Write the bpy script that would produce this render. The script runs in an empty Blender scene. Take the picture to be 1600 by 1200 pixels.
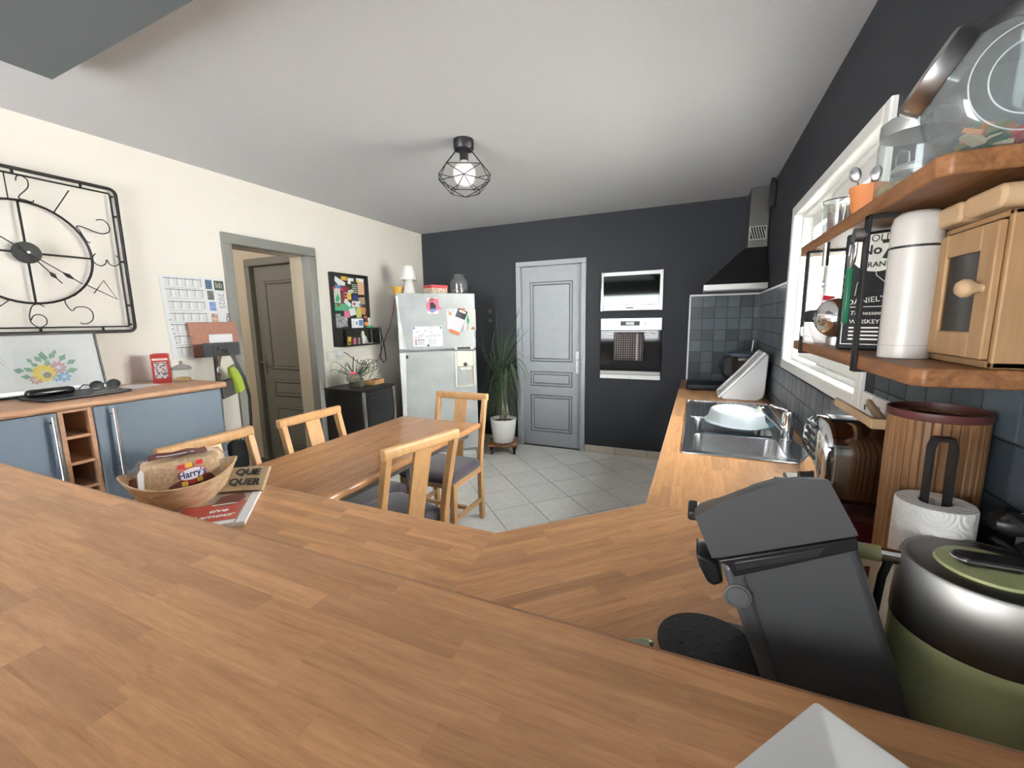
import bpy, bmesh, math, random
from mathutils import Vector, Matrix, Euler
random.seed(7)
PI = math.pi
SC = bpy.context.scene
COL = SC.collection
# ------------------------------------------------------------------ camera, world, exposure
XL, XR, YB, H, YR = -3.124, 0.511, 4.421, 2.5, -2.6
cd = bpy.data.cameras.new('camera'); cam = bpy.data.objects.new('camera', cd); COL.objects.link(cam)
cd.sensor_width = 36; cd.lens = 653.84 * 36 / 1600; cd.clip_start = 0.02
_p, _r, _y = 0.150717, -0.0160577, 0.4152387
_f = Vector((-math.sin(_y) * math.cos(_p), math.cos(_y) * math.cos(_p), -math.sin(_p)))
_rt = Vector((math.cos(_y), math.sin(_y), 0)); _u = _rt.cross(_f)
_r2 = _rt * math.cos(_r) + _u * math.sin(_r); _u2 = -_rt * math.sin(_r) + _u * math.cos(_r)
cam.matrix_world = Matrix(((_r2.x, _u2.x, -_f.x, 0), (_r2.y, _u2.y, -_f.y, 0), (_r2.z, _u2.z, -_f.z, 1.446), (0, 0, 0, 1)))
SC.camera = cam
W = bpy.data.worlds.new('sky'); SC.world = W; W.use_nodes = True
_bg = W.node_tree.nodes['Background']; _bg.inputs[0].default_value = (0.93, 0.965, 1.0, 1); _bg.inputs[1].default_value = 11.0
SC.view_settings.view_transform = 'Standard'; SC.view_settings.look = 'None'
SC.view_settings.exposure = 1.15; SC.view_settings.gamma = 1.0; SC.view_settings.use_curve_mapping = False
def area(name, loc, rot, sx, sy, energy, color=(1, 1, 1), portal=False):
    l = bpy.data.lights.new(name, 'AREA'); l.shape = 'RECTANGLE'; l.size = sx; l.size_y = sy; l.energy = energy; l.color = color
    o = bpy.data.objects.new(name, l); COL.objects.link(o); o.location = loc; o.rotation_euler = rot
    if portal: l.cycles.is_portal = True
    return o
_sl = bpy.data.lights.new('sun', 'SUN'); _sl.energy = 175; _sl.color = (1, .985, .96); _sl.angle = .01
_so = bpy.data.objects.new('sun', _sl); COL.objects.link(_so); _so.rotation_euler = Vector((.62, -.30, -.72)).to_track_quat('-Z', 'Y').to_euler()
_hl = bpy.data.lights.new('hall_fill', 'POINT'); _hl.energy = 13; _hl.color = (1, .94, .86); _hl.shadow_soft_size = .15  # added fill light to brighten the hall; no fitting stands there
_ho = bpy.data.objects.new('hall_fill', _hl); COL.objects.link(_ho); _ho.location = (-4.3, 1.7, 2.2)

# ------------------------------------------------------------------ materials
def _nt(name):
    m = bpy.data.materials.new(name); m.use_nodes = True
    return m, m.node_tree, m.node_tree.nodes['Principled BSDF']
def mat(name, col, rough=.5, metal=0, var=0, vs=30, bump=0, bs=200, spec=.5, coat=0, emit=None, trans=0, sheen=0):
    m, t, b = _nt(name)
    b.inputs['Base Color'].default_value = (*col, 1); b.inputs['Roughness'].default_value = rough
    b.inputs['Metallic'].default_value = metal; b.inputs['Specular IOR Level'].default_value = spec
    b.inputs['Coat Weight'].default_value = coat; b.inputs['Transmission Weight'].default_value = trans
    b.inputs['Sheen Weight'].default_value = sheen
    if emit: b.inputs['Emission Color'].default_value = (*col, 1); b.inputs['Emission Strength'].default_value = emit
    if var or bump:
        tc = t.nodes.new('ShaderNodeTexCoord')
    if var:
        n = t.nodes.new('ShaderNodeTexNoise'); n.inputs['Scale'].default_value = vs; n.inputs['Detail'].default_value = 4
        t.links.new(tc.outputs['Object'], n.inputs['Vector'])
        r = t.nodes.new('ShaderNodeValToRGB'); r.color_ramp.elements[0].position = .3; r.color_ramp.elements[1].position = .7
        r.color_ramp.elements[0].color = (*[c * (1 - var) for c in col], 1); r.color_ramp.elements[1].color = (*[min(1, c * (1 + var)) for c in col], 1)
        t.links.new(n.outputs['Fac'], r.inputs['Fac']); t.links.new(r.outputs['Color'], b.inputs['Base Color'])
    if bump:
        n2 = t.nodes.new('ShaderNodeTexNoise'); n2.inputs['Scale'].default_value = bs; n2.inputs['Detail'].default_value = 3
        t.links.new(tc.outputs['Object'], n2.inputs['Vector'])
        bp = t.nodes.new('ShaderNodeBump'); bp.inputs['Strength'].default_value = bump; bp.inputs['Distance'].default_value = .002
        t.links.new(n2.outputs['Fac'], bp.inputs['Height']); t.links.new(bp.outputs['Normal'], b.inputs['Normal'])
    return m
def wood(name, dark, light, scale=(3, 60, 60), rough=.4, tone=.18, spec=.5, bump=.05, axis=0, rings=.5):
    """grain runs along object-local x (axis 0), y (1) or z (2); every object gets its own tone and grain offset"""
    m, t, b = _nt(name); N, L = t.nodes, t.links
    b.inputs['Roughness'].default_value = rough; b.inputs['Specular IOR Level'].default_value = spec
    tc = N.new('ShaderNodeTexCoord'); oi = N.new('ShaderNodeObjectInfo')
    cm = N.new('ShaderNodeMath'); cm.operation = 'MULTIPLY'; cm.inputs[1].default_value = 37.0; L.new(oi.outputs['Random'], cm.inputs[0])
    cx = N.new('ShaderNodeCombineXYZ'); [L.new(cm.outputs[0], cx.inputs[i]) for i in range(3)]
    ad = N.new('ShaderNodeVectorMath'); ad.operation = 'ADD'; L.new(tc.outputs['Object'], ad.inputs[0]); L.new(cx.outputs[0], ad.inputs[1])
    s = list(scale)
    if axis == 1: s = [scale[1], scale[0], scale[2]]
    if axis == 2: s = [scale[1], scale[2], scale[0]]
    mp = N.new('ShaderNodeVectorMath'); mp.operation = 'MULTIPLY'; mp.inputs[1].default_value = s; L.new(ad.outputs[0], mp.inputs[0])
    n = N.new('ShaderNodeTexNoise'); n.inputs['Scale'].default_value = 1; n.inputs['Detail'].default_value = 5; n.inputs['Roughness'].default_value = .6
    n.inputs['Distortion'].default_value = rings; L.new(mp.outputs[0], n.inputs['Vector'])
    fl = N.new('ShaderNodeVectorMath'); fl.operation = 'MULTIPLY'; fl.inputs[1].default_value = [x * 6 for x in s]; L.new(ad.outputs[0], fl.inputs[0])
    n2 = N.new('ShaderNodeTexNoise'); n2.inputs['Scale'].default_value = 1; n2.inputs['Detail'].default_value = 2; L.new(fl.outputs[0], n2.inputs['Vector'])
    mx = N.new('ShaderNodeMath'); mx.operation = 'MULTIPLY_ADD'; mx.inputs[1].default_value = .3; L.new(n2.outputs['Fac'], mx.inputs[0]); 
    sc = N.new('ShaderNodeMath'); sc.operation = 'MULTIPLY'; sc.inputs[1].default_value = .7; L.new(n.outputs['Fac'], sc.inputs[0]); L.new(sc.outputs[0], mx.inputs[2])
    r = N.new('ShaderNodeValToRGB'); r.color_ramp.elements[0].position = .3; r.color_ramp.elements[1].position = .7
    r.color_ramp.elements[0].color = (*dark, 1); r.color_ramp.elements[1].color = (*light, 1); L.new(mx.outputs[0], r.inputs['Fac'])
    mr = N.new('ShaderNodeMapRange'); mr.inputs['To Min'].default_value = 1 - tone; mr.inputs['To Max'].default_value = 1 + tone * .7; L.new(oi.outputs['Random'], mr.inputs['Value'])
    hs = N.new('ShaderNodeHueSaturation'); L.new(r.outputs['Color'], hs.inputs['Color']); L.new(mr.outputs[0], hs.inputs['Value']); L.new(hs.outputs[0], b.inputs['Base Color'])
    if bump:
        bp = N.new('ShaderNodeBump'); bp.inputs['Strength'].default_value = bump; bp.inputs['Distance'].default_value = .001
        L.new(n2.outputs['Fac'], bp.inputs['Height']); L.new(bp.outputs['Normal'], b.inputs['Normal'])
    return m
def thinglass(name, tint=(1, 1, 1), refl=1.0, rough=0.0, body=0):
    """thin clear glass: lets light straight through, mirrors by Fresnel"""
    m, t, b = _nt(name); N, L = t.nodes, t.links
    N.remove(b); out = N['Material Output']
    tr = N.new('ShaderNodeBsdfTransparent'); tr.inputs[0].default_value = (*tint, 1)
    gl = N.new('ShaderNodeBsdfGlossy'); gl.inputs['Roughness'].default_value = rough
    lw = N.new('ShaderNodeLayerWeight'); lw.inputs['Blend'].default_value = .5
    pw = N.new('ShaderNodeMath'); pw.operation = 'POWER'; pw.inputs[1].default_value = 5; L.new(lw.outputs['Facing'], pw.inputs[0])
    mu = N.new('ShaderNodeMath'); mu.operation = 'MULTIPLY_ADD'; mu.inputs[1].default_value = .9 * min(refl, 1); mu.inputs[2].default_value = .04 * refl; L.new(pw.outputs[0], mu.inputs[0])
    mx = N.new('ShaderNodeMixShader'); L.new(mu.outputs[0], mx.inputs[0]); L.new(tr.outputs[0], mx.inputs[1]); L.new(gl.outputs[0], mx.inputs[2])
    last = mx
    if body:
        df = N.new('ShaderNodeBsdfDiffuse'); df.inputs[0].default_value = (.8, .82, .82, 1)
        m2 = N.new('ShaderNodeMixShader'); m2.inputs[0].default_value = body; L.new(mx.outputs[0], m2.inputs[1]); L.new(df.outputs[0], m2.inputs[2]); last = m2
    L.new(last.outputs[0], out.inputs['Surface'])
    return m
def plaid(name):
    m, t, b = _nt(name); N, L = t.nodes, t.links
    b.inputs['Roughness'].default_value = .9
    tc = N.new('ShaderNodeTexCoord'); sp = N.new('ShaderNodeSeparateXYZ'); L.new(tc.outputs['Object'], sp.inputs[0])
    def stripes(sock, f, th):
        a = N.new('ShaderNodeMath'); a.operation = 'MULTIPLY'; a.inputs[1].default_value = f; L.new(sock, a.inputs[0])
        fr = N.new('ShaderNodeMath'); fr.operation = 'FRACT'; L.new(a.outputs[0], fr.inputs[0])
        g = N.new('ShaderNodeMath'); g.operation = 'GREATER_THAN'; g.inputs[1].default_value = th; L.new(fr.outputs[0], g.inputs[0]); return g.outputs[0]
    s1 = stripes(sp.outputs['X'], 44, .80); s2 = stripes(sp.outputs['Z'], 44, .80)
    ad = N.new('ShaderNodeMath'); ad.operation = 'ADD'; L.new(s1, ad.inputs[0]); L.new(s2, ad.inputs[1])
    dv = N.new('ShaderNodeMath'); dv.operation = 'MULTIPLY'; dv.inputs[1].default_value = .5; L.new(ad.outputs[0], dv.inputs[0])
    r = N.new('ShaderNodeValToRGB'); r.color_ramp.interpolation = 'CONSTANT'
    r.color_ramp.elements[0].color = (.030, .022, .024, 1); e = r.color_ramp.elements[1]; e.position = .4; e.color = (.20, .165, .16, 1)
    e2 = r.color_ramp.elements.new(.9); e2.color = (.42, .36, .36, 1)
    L.new(dv.outputs[0], r.inputs['Fac']); L.new(r.outputs['Color'], b.inputs['Base Color'])
    return m
def dots(name, c0, c1, scale, th=.35):
    m, t, b = _nt(name); N, L = t.nodes, t.links
    tc = N.new('ShaderNodeTexCoord'); v = N.new('ShaderNodeTexVoronoi'); v.inputs['Scale'].default_value = scale; L.new(tc.outputs['Object'], v.inputs['Vector'])
    r = N.new('ShaderNodeValToRGB'); r.color_ramp.elements[0].position = th; r.color_ramp.elements[1].position = th + .05
    r.color_ramp.elements[0].color = (*c0, 1); r.color_ramp.elements[1].color = (*c1, 1); L.new(v.outputs['Distance'], r.inputs['Fac']); L.new(r.outputs['Color'], b.inputs['Base Color'])
    b.inputs['Roughness'].default_value = .7
    return m
def toned(name, c, rough, tone, var=.15, vs=40, bump=.1, bs=60):
    """matt piece whose tone differs from object to object"""
    m = mat(name, c, rough, var=var, vs=vs, bump=bump, bs=bs); t = m.node_tree; N, L = t.nodes, t.links
    b = N['Principled BSDF']; src = b.inputs['Base Color'].links[0].from_socket
    oi = N.new('ShaderNodeObjectInfo'); mr = N.new('ShaderNodeMapRange'); mr.inputs['To Min'].default_value = 1 - tone; mr.inputs['To Max'].default_value = 1 + tone
    L.new(oi.outputs['Random'], mr.inputs['Value']); hs = N.new('ShaderNodeHueSaturation'); L.new(src, hs.inputs['Color']); L.new(mr.outputs[0], hs.inputs['Value']); L.new(hs.outputs[0], b.inputs['Base Color'])
    return m

M_cream = mat('cream wall paint', (.85, .80, .725), .85, bump=.05, bs=150)
M_dark = mat('anthracite wall paint', (.024, .026, .032), .75, bump=.08, bs=150)
M_ceil = mat('grey ceiling paint', (.48, .478, .485), .9, bump=.04, bs=150)
M_soff = mat('slate soffit paint', (.10, .112, .118), .8)
M_hall = mat('beige hall paint', (.56, .49, .385), .85)
M_taupe = mat('taupe door paint', (.20, .195, .17), .55)
M_frameg = mat('grey door frame paint', (.215, .212, .195), .5)
M_ldoor = mat('pale grey door paint', (.36, .38, .405), .45, var=.04, vs=12)
M_ldoord = mat('dark glaze in door mouldings', (.10, .10, .11), .5)
M_grout = mat('dark floor grout', (.05, .048, .045), .9)
M_tile = toned('grey beige floor tile', (.78, .765, .73), .38, .05, var=.06, vs=15, bump=.03)
M_base = mat('beige baseboard tile', (.55, .48, .40), .5, var=.05)
M_wtile = toned('slate blue wall tile', (.058, .074, .086), .3, .5, var=.12, vs=12, bump=.25, bs=40)
M_wgrout = mat('dark wall grout', (.022, .025, .028), .8)
M_beech = wood('beech butcher block', (.44, .205, .082), (.70, .375, .175), (5, 60, 60), .36, .19, .5, .12)
M_beechedge = wood('beech edge', (.36, .16, .07), (.52, .26, .12), (4, 70, 70), .4, .05)
M_table = wood('beech laminate table', (.30, .135, .055), (.56, .30, .145), (4, 80, 80), .22, .02, axis=1)
M_chair = wood('honey beech chair', (.44, .23, .09), (.60, .36, .165), (4, 45, 45), .42, .06, axis=2)
M_oak = wood('oiled oak shelf', (.13, .047, .015), (.30, .132, .048), (4, 40, 40), .5, .05, axis=1, rings=1.5)
M_pine = wood('pale pine', (.27, .145, .062), (.37, .225, .105), (4, 50, 50), .55, .03, axis=2)
M_pinel = mat('light maple', (.45, .30, .165), .6, var=.06)
M_bamboo = wood('bamboo slat', (.17, .075, .028), (.33, .165, .068), (4, 60, 60), .5, .25, axis=2)
M_bowl = wood('pale turned wood', (.40, .24, .11), (.80, .62, .42), (5, 22, 22), .6, .02, rings=2)
M_cush = mat('plum grey cushion fabric', (.07, .058, .075), .95, var=.12, vs=40, bump=.2, bs=400, sheen=.3)
M_white = mat('white plastic', (.80, .80, .79), .4)
M_ivory = mat('ivory plastic', (.72, .70, .62), .4)
M_fridge = mat('light grey textured steel', (.41, .43, .43), .42, metal=.1, var=.12, vs=5, bump=.05, bs=60)
M_winf = mat('white window frame', (.74, .735, .70), .45)
M_black = mat('black plastic', (.012, .012, .013), .4)
M_blackm = mat('matt black metal', (.014, .013, .013), .55, metal=.3)
M_rubber = mat('black rubber', (.02, .02, .02), .8)
M_steel = mat('brushed steel', (.50, .49, .47), .30, metal=1, bump=.02, bs=300)
M_brush = mat('brushed steel band', (.36, .345, .32), .45, metal=1)
_q = M_brush.node_tree; _tg = _q.nodes.new('ShaderNodeTangent'); _tg.direction_type = 'RADIAL'; _tg.axis = 'Z'
_q.nodes['Principled BSDF'].inputs['Anisotropic'].default_value = .8; _q.links.new(_tg.outputs[0], _q.nodes['Principled BSDF'].inputs['Tangent'])
M_chrome = mat('chrome', (.78, .78, .78), .08, metal=1)
M_toast = mat('dark polished steel', (.36, .33, .30), .12, metal=1)
M_sink = mat('satin stainless steel', (.55, .55, .56), .25, metal=1)
M_mirror = mat('dark mirror glass', (.010, .010, .012), .04, spec=.35)
M_glass = thinglass('clear glass', (.93, .96, .95), 1.4, body=.07)
M_pane = thinglass('window glass', (.96, .98, .97), 1.0)
M_frost = thinglass('translucent plastic', (.9, .95, .95), .8, .2, body=.55)
M_sb = mat('slate blue cabinet door', (.122, .158, .205), .5, var=.05, vs=200)
M_sbtop = wood('beech sideboard top', (.42, .22, .12), (.55, .31, .18), (4, 60, 60), .35, .02, axis=0)
M_red = mat('red enamel', (.33, .03, .028), .35)
M_paper = mat('white paper', (.82, .82, .84), .85)
M_ink = mat('grey print', (.28, .28, .28), .9)
M_inkd = mat('black print', (.03, .03, .035), .9)
M_kraft = mat('kraft paper', (.42, .31, .19), .85, var=.08)
M_card = mat('brown cardboard', (.32, .15, .105), .85, var=.12, vs=60)
M_sage = mat('sage green plastic', (.42, .45, .21), .45, bump=.05)
M_seng = mat('grey metallic plastic', (.072, .073, .075), .36, bump=.06, bs=500)
M_terra = mat('terracotta', (.55, .19, .06), .7)
M_green = mat('dark green plastic', (.012, .13, .06), .35)
M_leaf = mat('dark green leaf', (.035, .06, .025), .5, var=.3, vs=8)
M_leafl = mat('bright green leaf', (.10, .17, .05), .5)
M_stem = mat('grey brown stem', (.28, .22, .16), .8)
M_soil = mat('potting soil', (.03, .02, .015), .95)
M_bread = mat('wholemeal bread', (.60, .41, .24), .9, var=.25, vs=90, bump=.5, bs=200)
M_crust = mat('bread crust', (.40, .18, .06), .8)
M_choc = mat('brown print', (.11, .025, .02), .65)
M_yellow = mat('yellow print', (.75, .48, .05), .5)
M_navy = mat('navy print', (.02, .03, .18), .5)
M_redp = mat('red print', (.55, .03, .04), .5)
M_lime = mat('hi vis lime cloth', (.36, .47, .04), .7)
M_darkred = mat('dark red enamel', (.09, .008, .014), .3)
M_sand = mat('speckled off white metal', (.47, .44, .405), .35, bump=.1, bs=600, var=.05, vs=500)
M_ceram = mat('glazed white ceramic', (.85, .85, .82), .18)
M_lampw = mat('white ceramic', (.78, .77, .73), .6)
M_bulb = mat('opal glass bulb', (.85, .83, .78), .25)
M_blue = mat('blue ceramic', (.09, .21, .27), .3)
M_tan = mat('beige skin tone print', (.66, .42, .28), .8)
M_gr = mat('green print', (.03, .33, .15), .7)
M_pink = mat('pink print', (.62, .16, .24), .8)
M_bluep = mat('blue print', (.12, .22, .48), .8)
M_plaid = plaid('checked tea towel')
M_ginger = mat('golden contents', (.50, .28, .08), .8, var=.3, vs=80)
M_silver = mat('silver', (.7, .7, .7), .25, metal=1)
M_cap = mat('ochre ceramic', (.62, .36, .07), .4)
M_floral = dots('floral tin print', (.45, .10, .09), (.62, .55, .42), 60, .35)
M_wick = wood('wicker', (.30, .15, .05), (.55, .32, .14), (30, 90, 90), .7, .02)

# ------------------------------------------------------------------ mesh helpers
class MB:
    def __init__(s): s.v = []; s.f = []; s.n = 0
    def add(s, vs, fs):
        o = len(s.v); s.v += [tuple(v) for v in vs]; s.f += [tuple(i + o for i in f) for f in fs]; return s
    def box(s, x0, x1, y0, y1, z0, z1, m=None):
        vs = [Vector((x, y, z)) for z in (z0, z1) for y in (y0, y1) for x in (x0, x1)]
        if m: vs = [m @ v for v in vs]
        return s.add(vs, [(0, 2, 3, 1), (4, 5, 7, 6), (0, 1, 5, 4), (2, 6, 7, 3), (0, 4, 6, 2), (1, 3, 7, 5)])
    def beam(s, a, b, w, d, up=(0, 0, 1)):
        a, b = Vector(a), Vector(b); t = (b - a).normalized(); u = Vector(up)
        if abs(t.dot(u)) > .95: u = Vector((0, 1, 0))
        r = t.cross(u).normalized(); u = r.cross(t)
        vs = [p + r * sx * w / 2 + u * sy * d / 2 for p in (a, b) for sx, sy in ((-1, -1), (1, -1), (1, 1), (-1, 1))]
        return s.add(vs, [(0, 3, 2, 1), (4, 5, 6, 7)] + [(i, (i + 1) % 4, 4 + (i + 1) % 4, 4 + i) for i in range(4)])
    def loft(s, rings, cap0=True, cap1=True, closed=True):
        n = len(rings[0]); vs = [p for r in rings for p in r]; fs = []
        for k in range(len(rings) - 1):
            for i in range(n if closed else n - 1):
                j = (i + 1) % n; fs.append((k * n + i, k * n + j, (k + 1) * n + j, (k + 1) * n + i))
        if cap0: fs.append(tuple(range(n - 1, -1, -1)))
        if cap1: fs.append(tuple(range((len(rings) - 1) * n, len(rings) * n)))
        return s.add(vs, fs)
    def lathe(s, prof, c=(0, 0, 0), n=28, m=None, caps=True, sx=1, sy=1):
        c = Vector(c); rings = []
        for r, z in prof:
            ring = [Vector((max(r, 1e-5) * sx * math.cos(2 * PI * i / n), max(r, 1e-5) * sy * math.sin(2 * PI * i / n), z)) for i in range(n)]
            rings.append([(m @ p if m else p) + c for p in ring])
        return s.loft(rings, caps, caps)
    def cyl(s, a, b, r, r1=None, n=16):
        a, b = Vector(a), Vector(b); m = (b - a).to_track_quat('Z', 'Y').to_matrix(); L = (b - a).length
        return s.lathe([(r, 0), (r if r1 is None else r1, L)], a, n, m)
    def tube(s, pts, r, n=6, closed=False, radii=None):
        pts = [Vector(p) for p in pts]; N = len(pts); rings = []; prev = None
        for i, p in enumerate(pts):
            if closed: t = (pts[(i + 1) % N] - pts[i - 1])
            else: t = pts[min(i + 1, N - 1)] - pts[max(i - 1, 0)]
            if t.length < 1e-9: t = Vector((0, 0, 1))
            t.normalize()
            if prev is None:
                a = Vector((0, 0, 1)) if abs(t.z) < .9 else Vector((1, 0, 0)); u = t.cross(a).normalized()
            else:
                u = prev - t * prev.dot(t)
                u = u.normalized() if u.length > 1e-6 else t.orthogonal().normalized()
            prev = u; w = t.cross(u); rr = radii[i] if radii else r
            rings.append([p + (u * math.cos(2 * PI * k / n) + w * math.sin(2 * PI * k / n)) * rr for k in range(n)])
        if closed: rings.append(rings[0]); return s.loft(rings, False, False)
        return s.loft(rings)
    def ball(s, c, r, sx=1, sy=1, sz=1, n=18, m=None):
        k = n // 2; return s.lathe([(r * math.sin(PI * i / k), -r * sz * math.cos(PI * i / k)) for i in range(k + 1)], c, n, m, True, sx, sy)
    def prism(s, poly, h0, h1, axis='z', m=None):
        def P(a, b, h):
            v = Vector((a, b, h)) if axis == 'z' else Vector((a, h, b)) if axis == 'y' else Vector((h, a, b))
            return m @ v if m else v
        n = len(poly); vs = [P(a, b, h0) for a, b in poly] + [P(a, b, h1) for a, b in poly]
        return s.add(vs, [tuple(range(n - 1, -1, -1)), tuple(range(n, 2 * n))] + [(i, (i + 1) % n, n + (i + 1) % n, n + i) for i in range(n)])
    def ribbon(s, pts, widths, side):
        vs = []; side = Vector(side)
        for p, w in zip(pts, widths):
            p = Vector(p); vs += [p - side * w / 2, p + side * w / 2]
        return s.add(vs, [(2 * i, 2 * i + 1, 2 * i + 3, 2 * i + 2) for i in range(len(pts) - 1)])
    def build(s, name, m, parent=None, smooth=None, bevel=0, seg=2, at=None, solid=0):
        me = bpy.data.meshes.new(name); me.from_pydata(s.v, [], s.f)
        b = bmesh.new(); b.from_mesh(me); bmesh.ops.recalc_face_normals(b, faces=b.faces); b.to_mesh(me); b.free()
        o = bpy.data.objects.new(name, me); COL.objects.link(o); me.materials.append(m)
        if smooth: me.shade_smooth(); me.set_sharp_from_angle(angle=math.radians(smooth))
        if solid:
            sm = o.modifiers.new('solid', 'SOLIDIFY'); sm.thickness = solid; sm.offset = 0
        if bevel:
            bv = o.modifiers.new('bevel', 'BEVEL'); bv.width = bevel; bv.segments = seg; bv.limit_method = 'ANGLE'; bv.angle_limit = .6
            me.shade_smooth(); me.set_sharp_from_angle(angle=math.radians(smooth or 50))
        if parent: o.parent = parent
        if at: o.location = at
        return o
def tag(o, label, cat, group=None):
    o['label'] = label; o['category'] = cat
    if group: o['group'] = group
    return o
def thing(name, label, cat, loc=(0, 0, 0), rz=0, group=None, rot=None):
    o = bpy.data.objects.new(name, None); COL.objects.link(o); o.location = loc
    o.rotation_euler = rot if rot else (0, 0, rz); o.empty_display_size = .05
    return tag(o, label, cat, group)
def struct(o): o['kind'] = 'structure'; return o
def copy_tree(o, parent=None):
    c = o.copy(); COL.objects.link(c)
    if parent: c.parent = parent
    for ch in list(o.children): copy_tree(ch, c)
    return c
def lab(o, t): o['label'] = t; return o
_fcount = 0
def text(name, s, size, m, parent, loc, rot=(PI / 2, 0, 0), align='CENTER', depth=.0006, sx=1, shear=0, bold=0):
    cu = bpy.data.curves.new('txt', 'FONT'); cu.body = s; cu.size = size; cu.align_x = align; cu.align_y = 'CENTER'; cu.extrude = depth / 2
    cu.shear = shear; cu.offset = bold; cu.resolution_u = 3; cu.space_line = .85
    to = bpy.data.objects.new('txt', cu); COL.objects.link(to); bpy.context.view_layer.update()
    me = bpy.data.meshes.new_from_object(to.evaluated_get(bpy.context.evaluated_depsgraph_get()))
    bpy.data.objects.remove(to); me.name = name
    o = bpy.data.objects.new(name, me); COL.objects.link(o); me.materials.clear(); me.materials.append(m)
    o.parent = parent; o.location = loc; o.rotation_euler = rot; o.scale = (sx, 1, 1)
    return o
def rrect(w, h, r, n=4, cx=0, cy=0):
    out = []
    for (sx, sy, a0) in ((1, 1, 0), (-1, 1, 90), (-1, -1, 180), (1, -1, 270)):
        for i in range(n + 1):
            a = math.radians(a0 + 90 * i / n); out.append((cx + sx * (w / 2 - r) + r * math.cos(a), cy + sy * (h / 2 - r) + r * math.sin(a)))
    return out
def clip_poly(poly, clipper):
    out = poly
    for i in range(len(clipper)):
        (ax, ay), (bx, by) = clipper[i], clipper[(i + 1) % len(clipper)]
        ins = lambda p: (bx - ax) * (p[1] - ay) - (by - ay) * (p[0] - ax) >= -1e-9
        src, out = out, []
        for j in range(len(src)):
            p, q = src[j], src[(j + 1) % len(src)]
            if ins(p): out.append(p)
            if ins(p) != ins(q):
                d = (bx - ax) * (q[1] - p[1]) - (by - ay) * (q[0] - p[0])
                t = -((bx - ax) * (p[1] - ay) - (by - ay) * (p[0] - ax)) / d
                out.append((p[0] + t * (q[0] - p[0]), p[1] + t * (q[1] - p[1])))
        if not out: return []
    return out
def ccw(p):
    a = sum(p[i][0] * p[(i + 1) % len(p)][1] - p[(i + 1) % len(p)][0] * p[i][1] for i in range(len(p)))
    return p if a > 0 else p[::-1]
def parea(p): return abs(sum(p[i][0] * p[(i + 1) % len(p)][1] - p[(i + 1) % len(p)][0] * p[i][1] for i in range(len(p)))) / 2
def staves(parent, poly, ang, w, lmin, lmax, ztop, th, m, seed, org=(0, 0)):
    """lays glued beech staves over a convex polygon; each stave is a part of its own"""
    R = random.Random(seed); poly = ccw(poly); ca, sa = math.cos(ang), math.sin(ang)
    loc = [((x - org[0]) * ca + (y - org[1]) * sa, -(x - org[0]) * sa + (y - org[1]) * ca) for x, y in poly]
    x0, x1 = min(p[0] for p in loc), max(p[0] for p in loc); y0, y1 = min(p[1] for p in loc), max(p[1] for p in loc)
    k = math.floor(y0 / w)
    while k * w < y1:
        x = x0 - R.random() * lmax
        while x < x1:
            l = R.uniform(lmin, lmax)
            q = clip_poly([(x, k * w), (x + l, k * w), (x + l, k * w + w), (x, k * w + w)], loc)
            if len(q) > 2 and parea(q) > 2e-5:
                cx, cy = sum(p[0] for p in q) / len(q), sum(p[1] for p in q) / len(q)
                o = MB().prism([(a - cx, b - cy) for a, b in q], -th, 0).build('stave', m, parent)
                o.location = (org[0] + cx * ca - cy * sa - parent.location.x, org[1] + cx * sa + cy * ca - parent.location.y, ztop - parent.location.z)
                o.rotation_euler = (0, 0, ang)
            x += l
        k += 1

def ring(mb, x0, x1, z0, z1, t, y0, y1, tb=None, tt=None):
    tb = tb or t; tt = tt or t
    mb.box(x0, x0 + t, y0, y1, z0, z1); mb.box(x1 - t, x1, y0, y1, z0, z1); mb.box(x0 + t, x1 - t, y0, y1, z0, z0 + tb); mb.box(x0 + t, x1 - t, y0, y1, z1 - tt, z1)
    return mb
# ------------------------------------------------------------------ room shell
fl = struct(MB().box(XL - 3, XR + .2, YR - .2, YB + .2, -.12, -.006).build('floor', M_grout))
s2 = .2375; half = .3357 / 2 - .0032; cnt = 0
for i in range(-16, 17):
    for j in range(-16, 17):
        cx, cy = -.906 + s2 * (i - j), 4.137 - .2385 + s2 * (i + j)
        if not (XL - .3 < cx < 0.2 and .75 < cy < YB + .3): continue
        d = half * math.sqrt(2)
        q = clip_poly(ccw([(cx + d, cy), (cx, cy + d), (cx - d, cy), (cx, cy - d)]), [(XL, .75), (.1, .75), (.1, YB), (XL, YB)])
        if len(q) < 3 or parea(q) < 5e-4: continue
        mx, my = sum(p[0] for p in q) / len(q), sum(p[1] for p in q) / len(q)
        MB().prism([(a - mx, b - my) for a, b in q], -.006, 0).build('floor_tile', M_tile, fl, at=(mx, my, 0))
struct(MB().box(XL - 3, XR + .2, YR - .2, YB + .2, H, H + .15).build('ceiling', M_ceil))
struct(MB().prism([(-2.34, .925), (-2.36, -2.59), (-1.0, -2.59), (-1.0, .90)], 2.4, 2.499).build('trim_1', M_soff))
# left wall with doorway
DW0, DW1, DWT = 2.062, 2.735, 2.035
wl = MB()
wl.box(XL - .22, XL, YR, DW0, 0, H); wl.box(XL - .22, XL, DW1, YB, 0, H); wl.box(XL - .22, XL, DW0, DW1, DWT, H)
wl = struct(wl.build('wall_left', M_cream))
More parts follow.
